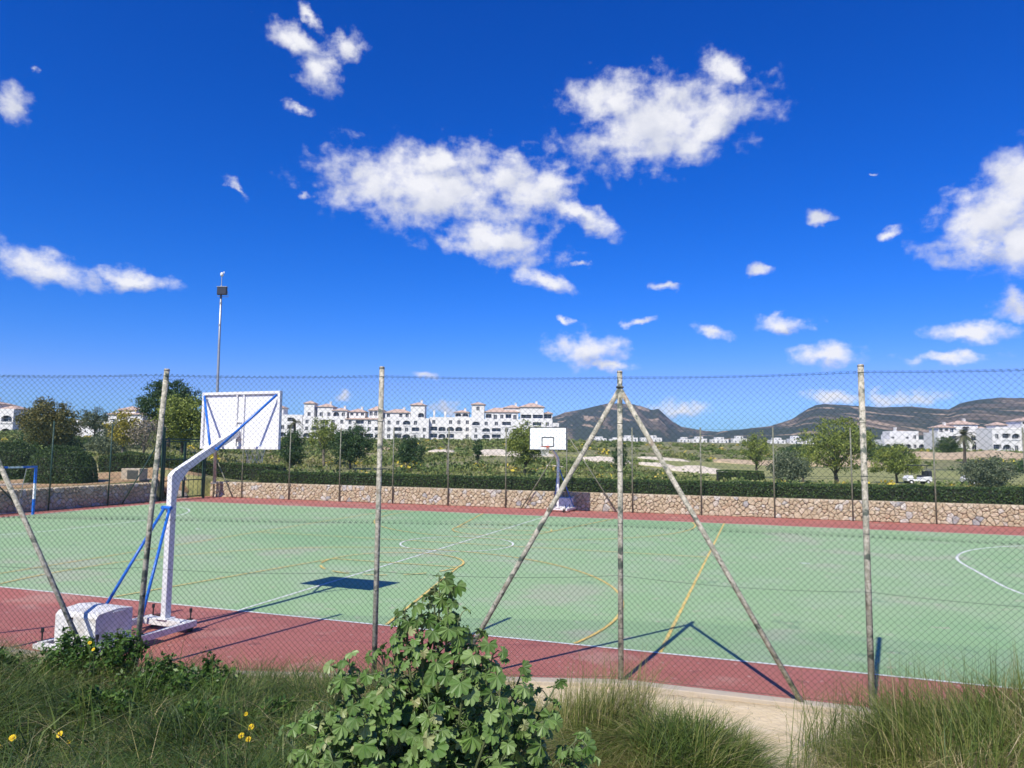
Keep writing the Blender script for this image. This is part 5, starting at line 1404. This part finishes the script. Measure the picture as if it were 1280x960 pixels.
# ================================================================== FOREGROUND
def mallow():
    global RNG
    RNG = np.random.default_rng(4242); rnd = random.Random(42)
    bx, by = -.42, 4.25
    z0 = float(bank(bx, by))
    root = empty('mallow_bush', (bx, by, z0)); tag(root, 'large leafy green mallow bush in front of the fence, tapering to a tall spike', 'bush')
    # leaf shape: seven pleated lobes
    def leaf_mesh(k):
        r = random.Random(k); lob = 7; pts = [(0, -.02, 0)]
        V = [(0, 0, 0)]; span = math.radians(292); n = lob * 4 + 1
        for i in range(n):
            t = i / (n - 1); a = -span / 2 + span * t + math.pi / 2
            ph = (t * lob) % 1.0
            lobe = (.80, .94, 1.0, .94)[i % 4] if 0 < i < n - 1 else .42
            env = .62 + .38 * math.cos((t - .5) * 2.3)
            R = .5 * lobe * env * (1 + r.uniform(-.07, .07))
            z = (.035 if i % 4 == 0 else -.02) - .16 * R * R * 4 * (.5 + .35 * r.random()) + .035 * r.uniform(-1, 1)
            V.append((R * math.cos(a), R * math.sin(a), z))
        F = [(0, i, i + 1) for i in range(1, n)]
        return V, F
    protos = [leaf_mesh(k) for k in range(6)]
    # stems leave the base and carry the leaves on short stalks
    tips = [(0, 0, 1.50), (-.42, -.1, 1.06), (-.20, .1, 1.24), (.16, .05, 1.20), (.45, -.1, 1.04), (.64, 0, .88), (.80, -.1, .60), (-.55, .1, .90), (-.72, -.15, .64), (-.76, 0, .40), (.78, .1, .38),
            (-.42, -.48, .74), (0, -.54, .84), (.40, -.48, .76), (-.60, -.40, .48), (.62, -.40, .50), (.17, -.30, 1.02), (-.20, -.30, 1.0), (-.4, .45, .70), (.42, .45, .70), (0, .42, .95),
            (-.15, -.62, .52), (.28, -.62, .50), (-.42, -.62, .36), (.5, -.6, .30), (-.07, -.05, 1.38), (.08, -.06, 1.40), (-.03, .05, 1.44), (.14, -.08, 1.26), (-.14, 0, 1.28), (-.30, -.15, 1.10), (.30, -.2, 1.12), (-.55, -.28, .80), (.55, -.28, .82), (.02, -.42, .96), (-.3, -.45, .88), (.28, -.45, .90), (-.66, -.1, .78), (.7, -.22, .70), (-.2, -.6, .68), (.15, -.64, .66), (-.68, -.42, .34), (.72, -.42, .34), (-.5, -.55, .58), (.5, -.52, .60)]
    tips = [(x * 1.10 + rnd.uniform(-.04, .04), y, z + rnd.uniform(-.05, .05) * (z < 1.4)) for x, y, z in tips]
    curves = []
    for (tx, ty, tz) in tips:
        b = Vector((tx * .08, ty * .08, -.1)); t_ = Vector((tx, ty, tz)); m_ = Vector((tx * .62, ty * .62, tz * .46))
        curves.append((b, m_, t_))
    def on_curve(c, t): return c[0] * (1 - t) ** 2 + c[1] * (2 * t * (1 - t)) + c[2] * t * t
    stations = []
    for ci, c in enumerate(curves):
        n = 46 if ci == 0 else int(15 + 24 * c[2].z)
        for k in range(n):
            t = .30 + .72 * (k + rnd.random()) / n
            p = on_curve(c, min(t, 1.0)); a = rnd.uniform(0, 6.283)
            if c[2].x or c[2].y:
                if rnd.random() < .6: a = math.atan2(c[2].y, c[2].x) + rnd.gauss(0, .9)
            L_ = rnd.uniform(.04, .15) * (1.0 - .55 * max(0, t - .75) / .25)
            if ci == 0 and t > .85: L_ *= .8
            q = p + Vector((math.cos(a) * L_, math.sin(a) * L_, rnd.uniform(-.03, .07)))
            if all((q.x - s_[0]) ** 2 + (q.y - s_[1]) ** 2 + (q.z - s_[2]) ** 2 > .0016 for s_ in stations):
                stations.append((q.x, q.y, q.z, a, t, p))
    def reach(z): return np.interp(z, [0, .35, .65, .9, 1.1, 1.25, 1.45], [.74, .76, .68, .50, .30, .14, .05])
    tries = 0
    while len(stations) < 1350 and tries < 18000:
        tries += 1
        z = rnd.uniform(.05, 1.3); a = rnd.uniform(0, 6.283); R_ = reach(z) * (1 + .16 * math.sin(3 * a + 4 * z) + .1 * math.sin(7 * a - 6 * z)); r_ = R_ * rnd.random() ** .4
        q = Vector((r_ * math.cos(a) * 1.06, r_ * math.sin(a) * .86, z))
        if rnd.random() > .35 + .65 * reach(z) / .76: continue
        if all((q.x - s_[0]) ** 2 + (q.y - s_[1]) ** 2 + (q.z - s_[2]) ** 2 > .0019 for s_ in stations):
            stations.append((q.x, q.y, q.z, a, .7 + .3 * rnd.random(), q - Vector((math.cos(a) * .05, math.sin(a) * .05, .05))))
    # those towards the camera and the top show largest
    stations.sort(key=lambda s: s[1] * 1.0 - s[2] * .35 - s[4] * .25)
    meshes = {}
    for k in range(6):
        for b in range(7):
            V, F = protos[k]; me = bpy.data.meshes.new('leaf'); me.from_pydata(V, [], F); me.materials.append(MATS['mallow_leaf'])
            at = me.attributes.new('tint', 'FLOAT', 'POINT'); at.data.foreach_set('value', np.full(len(V), (b + .3) / 6.6, np.float32)); me.update()
            meshes[(k, b)] = me
    rest = MB(); rest_t = []
    stems = MB()
    for c in curves: stems.tube([tuple(on_curve(c, t)) for t in (0, .25, .5, .75, 1)], [.017, .014, .011, .008, .004], 6)
    sd = -_dir
    for i, (x, y, z, a, f, p0) in enumerate(stations):
        size = rnd.uniform(.095, .185) * (1.08 - .45 * min(1, f))* (1.15 if rnd.random() < .2 else 1)
        out = Vector((math.cos(a), math.sin(a), .55 + rnd.uniform(-.2, .3)))
        nrm = (out * .6 + sd * .55 + Vector((rnd.gauss(0, .35), rnd.gauss(0, .35), rnd.gauss(0, .25)))).normalized()
        droop = (Vector((math.cos(a), math.sin(a), -.7)) + Vector((rnd.gauss(0, .5), rnd.gauss(0, .5), rnd.gauss(0, .4))))
        yv = (droop - nrm * droop.dot(nrm)).normalized(); xv = yv.cross(nrm); cu = rnd.uniform(.6, 2.6)
        M = Matrix(((xv.x * size, yv.x * size, nrm.x * size * cu, x), (xv.y * size, yv.y * size, nrm.y * size * cu, y), (xv.z * size, yv.z * size, nrm.z * size * cu, z), (0, 0, 0, 1)))
        k = rnd.randrange(6); t = min(.999, max(0, rnd.gauss(.40, .22) + (.5 if rnd.random() < .05 else 0)))
        if i < 300:
            o = link('leaf', meshes[(k, int(t * 7))], root); o.matrix_local = M
        else:
            V, F = protos[k]; rest.add([M @ Vector(p) for p in V], F); rest_t += [t] * len(V)
        stems.tube([tuple(p0), ((p0.x + x) / 2, (p0.y + y) / 2, (p0.z + z) / 2 + .015), (x, y, z)], [.004, .003, .0022], 4)
    o = rest.build('leaves', 'mallow_leaf', root); o['kind'] = 'stuff'
    at = o.data.attributes.new('tint', 'FLOAT', 'POINT'); at.data.foreach_set('value', np.array(rest_t, np.float32))
    stems.build('stem', 'mallow_stem', root)
mallow()

def scatter(n, fn):
    """n points (x, y) where fn gives a density 0..1"""
    out = []
    while sum(len(o) for o in out) < n:
        x = RNG.uniform(-8.2, 7.2, n); y = RNG.uniform(3.4, 11.4, n)
        k = RNG.random(n) < fn(x, y); out.append(np.stack([x[k], y[k]], 1))
    return np.concatenate(out)[:n]
def dfence(x, y):
    u, v = to_uv(x, y); return fence_v(u) - v
def gauss(x, y, cx, cy, r, ry=None): return np.exp(-(((x - cx) / r) ** 2 + ((y - cy) / (ry or r)) ** 2))
def clump(x, y, cx, cy, rx, ry):
    q = np.sqrt(((x - cx) / rx) ** 2 + ((y - cy) / ry) ** 2) + .5 * (fbm(x * 2.2, y * 2.2, 3, 15) - .5)
    return 1 - sstep(.55, 1.0, q)
def on_bank(P): return np.concatenate([P, bank(P[:, 0], P[:, 1])[:, None] - .02], 1)
def grass(name, label, n, fn, h0, h1, w, bend, tint, spread=None, seed=0, az=None):
    global RNG
    RNG = np.random.default_rng(seed)
    P = on_bank(scatter(n, fn)); h = (h0 + (h1 - h0) * RNG.random(n)) * (.75 + .6 * sstep(.3, .7, fbm(P[:, 0] * 1.7, P[:, 1] * 1.7, 3, seed + 40)))
    a = 12 * fbm(P[:, 0] * .8, P[:, 1] * .8, 2, seed + 60) + RNG.normal(size=n) * 1.1 if az is None else az(P) + RNG.normal(size=n) * .7
    o = blades(name, P, h, w * (.6 + .8 * RNG.random(n)), a, np.clip(bend + .35 * RNG.normal(size=n), .05, 1.7), np.clip(tint(P) + .22 * RNG.normal(size=n), 0, 1))
    tag(o, label, 'grass', kind='stuff')
LEFT = lambda x, y: (x < -.35 + .3 * np.sin(y * 3)) * sstep(.15, 1.2, dfence(x, y)) * (y < 9.6)
patchy = lambda P, k, sd: fbm(P[:, 0] * k, P[:, 1] * k, 3, sd)
grass('long_grass', 'long drooping dark green grass filling the bank left of the mallow bush', 34000, lambda x, y: LEFT(x, y) * (.15 + .85 * sstep(.40, .55, fbm(x * 1.5, y * 1.5, 3, 4))),
      .24, .66, .0085, .95, lambda P: -.22 + .85 * patchy(P, 1.5, 6), seed=1)
grass('tangled_grass', 'tangled low mat of olive and straw grass on the left bank', 26000, lambda x, y: LEFT(x, y), .12, .34, .007, 1.45, lambda P: .05 + .95 * patchy(P, 1.1, 16), seed=31)
grass('stray_stalks', 'pale dry stalks lying through the dark green bank grass', 3000, lambda x, y: LEFT(x, y), .25, .6, .0055, 1.3, lambda P: np.full(len(P), .86), seed=21)
grass('dry_grass', 'short straw-coloured grass between the left bank and the kerb', 7500, lambda x, y: gauss(x, y, -1.7, 7.9, 1.25, .9) * (dfence(x, y) > .12), .10, .36, .006, 1.0, lambda P: .55 + .5 * patchy(P, 2.5, 7), seed=2)
grass('verge_grass', 'thin dry grass along the fence foot by the near hoop', 7500, lambda x, y: (x < .1) * sstep(.0, .15, dfence(x, y)) * (dfence(x, y) < 1.4), .10, .40, .006, .9, lambda P: .35 + .6 * patchy(P, 2, 3), seed=3)
grass('tall_tuft', 'tall wiry olive grass tuft just right of the mallow bush', 1500, lambda x, y: clump(x, y, .85, 6.95, .60, .42), .40, .85, .0052, .45, lambda P: np.full(len(P), .60), seed=4)
grass('dry_tuft', 'matted brownish grass at the foot of the tall wiry tuft', 10500, lambda x, y: clump(x, y, .90, 6.55, .78, .70), .14, .36, .006, 1.4, lambda P: .42 + .55 * patchy(P, 2.6, 5), seed=5)
grass('green_tuft', 'low bright green grass clump beside the bare sand', 5400, lambda x, y: clump(x, y, 1.50, 6.0, .54, .50), .18, .46, .0082, .85, lambda P: .05 + .65 * patchy(P, 3, 5), seed=6)
grass('tussock_grass', 'upright olive green blades rising from the big tussock in the lower right corner', 8500, lambda x, y: clump(x, y, 4.5, 6.5, 2.1, 1.3) * (dfence(x, y) > .25), .28, .72, .0062, .6, lambda P: .12 + .65 * patchy(P, 1.8, 2), seed=7)
grass('dead_grass', 'matted grey-brown dead grass covering the big tussock', 30000, lambda x, y: clump(x, y, 4.4, 6.25, 2.15, 1.35) * (dfence(x, y) > .3), .12, .36, .006, 1.5, lambda P: .38 + .75 * patchy(P, 1.6, 12), seed=8)
grass('coarse_grass', 'broad coarse blades scattered through the left bank grass', 3200, lambda x, y: LEFT(x, y) * sstep(.42, .6, fbm(x * 1.2, y * 1.2, 3, 44)), .2, .5, .019, .9, lambda P: -.05 + .7 * patchy(P, 2.2, 46), seed=41)
grass('kerb_grass', 'dry wiry grass between the mallow bush and the central fence post', 3600, lambda x, y: clump(x, y, .55, 8.0, .95, .75) * (dfence(x, y) > .1), .12, .45, .0055, .8, lambda P: .45 + .5 * patchy(P, 2.5, 47), seed=42)
grass('sand_sprigs', 'few thin sprigs growing out of the bare sand', 420, lambda x, y: (x > 1.2) * (x < 4) * (dfence(x, y) > .2) * (y > 5.8), .04, .16, .005, .9, lambda P: np.full(len(P), .6), seed=9)

def weed(label, x, y, h, r, seed, cat='weed', yellow=0):
    """a leafy daisy-like weed: stems set with small cut leaves"""
    global RNG
    RNG = np.random.default_rng(seed); rnd = random.Random(seed)
    z0 = float(bank(x, y)) - .03
    root = empty('leafy_weed', (x, y, z0)); tag(root, label, cat)
    st = MB(); C = []; N = []
    for i in range(int(26 * r / .4)):
        a = rnd.uniform(0, 6.28); R = r * rnd.random() ** .6; hh = h * (1 - .45 * (R / r) ** 2) * rnd.uniform(.75, 1.05)
        tip = Vector((R * math.cos(a), R * math.sin(a), hh)); b = Vector((tip.x * .35, tip.y * .35, 0)); m_ = b.lerp(tip, .55) + Vector((0, 0, hh * .08))
        st.tube([tuple(b), tuple(m_), tuple(tip)], [.006, .005, .003], 4)
        for k in range(80):
            t = rnd.uniform(.25, 1.02); p = (b.lerp(m_, t / .55) if t < .55 else m_.lerp(tip, (t - .55) / .45))
            C.append(p + Vector((rnd.gauss(0, .032), rnd.gauss(0, .032), rnd.gauss(0, .02))))
    st.build('stem', 'mallow_stem', root)
    C = np.array([tuple(c) for c in C])
    foliage('foliage', C, .062 * (.6 + .8 * RNG.random(len(C))), 'weed_leaf', root, .42, None, np.array([[0, -.1, .5]]))
def flower(label, x, y, z, d, seed):
    rnd = random.Random(seed); z0 = float(bank(x, y)) - .02
    root = empty('yellow_flower', (x, y, z0)); tag(root, label, 'flower', 'yellow wildflowers in the grass')
    H = max(.12, z - z0); lean = Vector((rnd.uniform(-.05, .05), -.05, 0))
    mb = MB(); mb.tube([(0, 0, 0), (lean.x * .4, 0, H * .6), (lean.x, lean.y, H)], [.004, .0035, .003], 5); mb.build('stem', 'mallow_stem', root)
    n = Vector((rnd.uniform(-.4, .4), -.75, .65)).normalized(); e1 = n.cross(Vector((0, 0, 1))).normalized(); e2 = n.cross(e1); c = Vector((lean.x, lean.y, H))
    mb = MB(); k = 13
    for i in range(k):
        a = 2 * math.pi * i / k; da = math.pi / k * .9; R = d / 2
        def at(r, q, l): return tuple(c + (e1 * math.cos(q) + e2 * math.sin(q)) * r + n * l)
        mb.add([at(R * .18, a, 0), at(R * .8, a - da, .004), at(R, a, .002), at(R * .8, a + da, .004)], [(0, 1, 2, 3)])
    hd = mb.build('petals', 'flower_yellow', root)
    mb = MB(); V = [tuple(c + n * .010)] + [tuple(c + (e1 * math.cos(q) + e2 * math.sin(q)) * d * .17 + n * .004) for q in np.linspace(0, 6.283, 11)[:-1]]
    mb.add(V, [(0, 1 + i, 1 + (i + 1) % 10) for i in range(10)]); mb.build('flower_eye', 'flower_eye', hd)
weed('dense leafy weed in front of the white ballast box', -4.85, 8.95, .70, .50, 11)
weed('leafy weed left of the ballast box by the brace foot', -5.45, 9.1, .72, .36, 12)
weed('leafy weed at the foot of the leaning fence post', -4.05, 8.35, .66, .42, 13)
weed('small leafy weed between leaning post and dry grass', -3.45, 8.2, .70, .46, 14)
weed('leafy weed at the left edge of the bank', -6.3, 9.1, .42, .34, 15)
weed('low dark weed on the bank below the leaning post', -3.9, 7.1, .40, .36, 16)
weed('low spreading weed just left of the yellow flower cluster', -2.75, 6.6, .38, .34, 17)
weed('low weed in the grass near the left edge, above the flower pair', -5.0, 6.7, .42, .40, 18)
weed('small weed between flower cluster and dry grass', -2.35, 7.35, .36, .30, 19)
FL = [(-3.78, 5.6, .66, .055, 'yellow flower at the very edge of view, lower of the close pair'), (-3.70, 5.62, .72, .05, 'yellow flower at the edge of view, upper of the close pair'),
      (-3.50, 5.8, .68, .05, 'yellow flower standing alone in dark grass, next in from the edge pair'), (-3.40, 5.84, .61, .035, 'small yellow flower low in the dark grass'),
      (-2.24, 6.4, .63, .035, 'topmost small yellow flower near the mallow bush'), (-2.15, 6.3, .56, .05, 'large yellow flower in the cluster near the mallow bush'),
      (-2.16, 6.2, .53, .048, 'yellow flower in the middle of the cluster near the mallow bush'), (-2.10, 6.2, .50, .046, 'lowest yellow flower of the cluster near the mallow bush'),
      (-4.80, 8.45, .66, .04, 'yellow flower in the weed before the ballast box'), (-4.72, 8.40, .60, .04, 'lower yellow flower in the weed before the ballast box')]
for i, (fx, fy, fz, fd, lab) in enumerate(FL): flower(lab, fx, fy, fz + .05, fd * 1.12, 60 + i)
# ---- small stones on the sand
def pebbles():
    rnd = random.Random(5); mb = MB()
    for i in range(260):
        x, y = rnd.uniform(.9, 4.6), rnd.uniform(5.6, 9.0)
        if float(dfence(np.array([x]), np.array([y]))[0]) < .35: continue
        s = rnd.uniform(.006, .022) * (2.2 if rnd.random() < .04 else 1); z = float(bank(x, y))
        V = [(x + s * dx * rnd.uniform(.7, 1.2), y + s * dy * rnd.uniform(.7, 1.2), z + s * dz * .6) for dx, dy, dz in ((1, 0, 0), (0, 1, 0), (-1, 0, 0), (0, -1, 0), (0, 0, 1))]
        mb.add(V, [(0, 1, 4), (1, 2, 4), (2, 3, 4), (3, 0, 4)])
    tag(mb.build('pebbles', 'concrete'), 'scattered pale pebbles on the bare sand outside the kerb', 'pebbles', kind='stuff')
pebbles()
# ================================================================== AIR
hz = MB(); hz.box((0, 300, 85), (9800, 9800, 190))
mh = bpy.data.materials.new('haze'); mh.use_nodes = True; mh.node_tree.nodes.clear()
vo = mh.node_tree.nodes.new('ShaderNodeVolumePrincipled'); vo.inputs['Color'].default_value = (.42, .62, 1.0, 1); vo.inputs['Density'].default_value = 0.7e-4; vo.inputs['Anisotropy'].default_value = 0.0
mo = mh.node_tree.nodes.new('ShaderNodeOutputMaterial'); mh.node_tree.links.new(vo.outputs[0], mo.inputs['Volume'])
MATS['haze'] = mh
tag(hz.build('haze', 'haze'), kind='stuff')
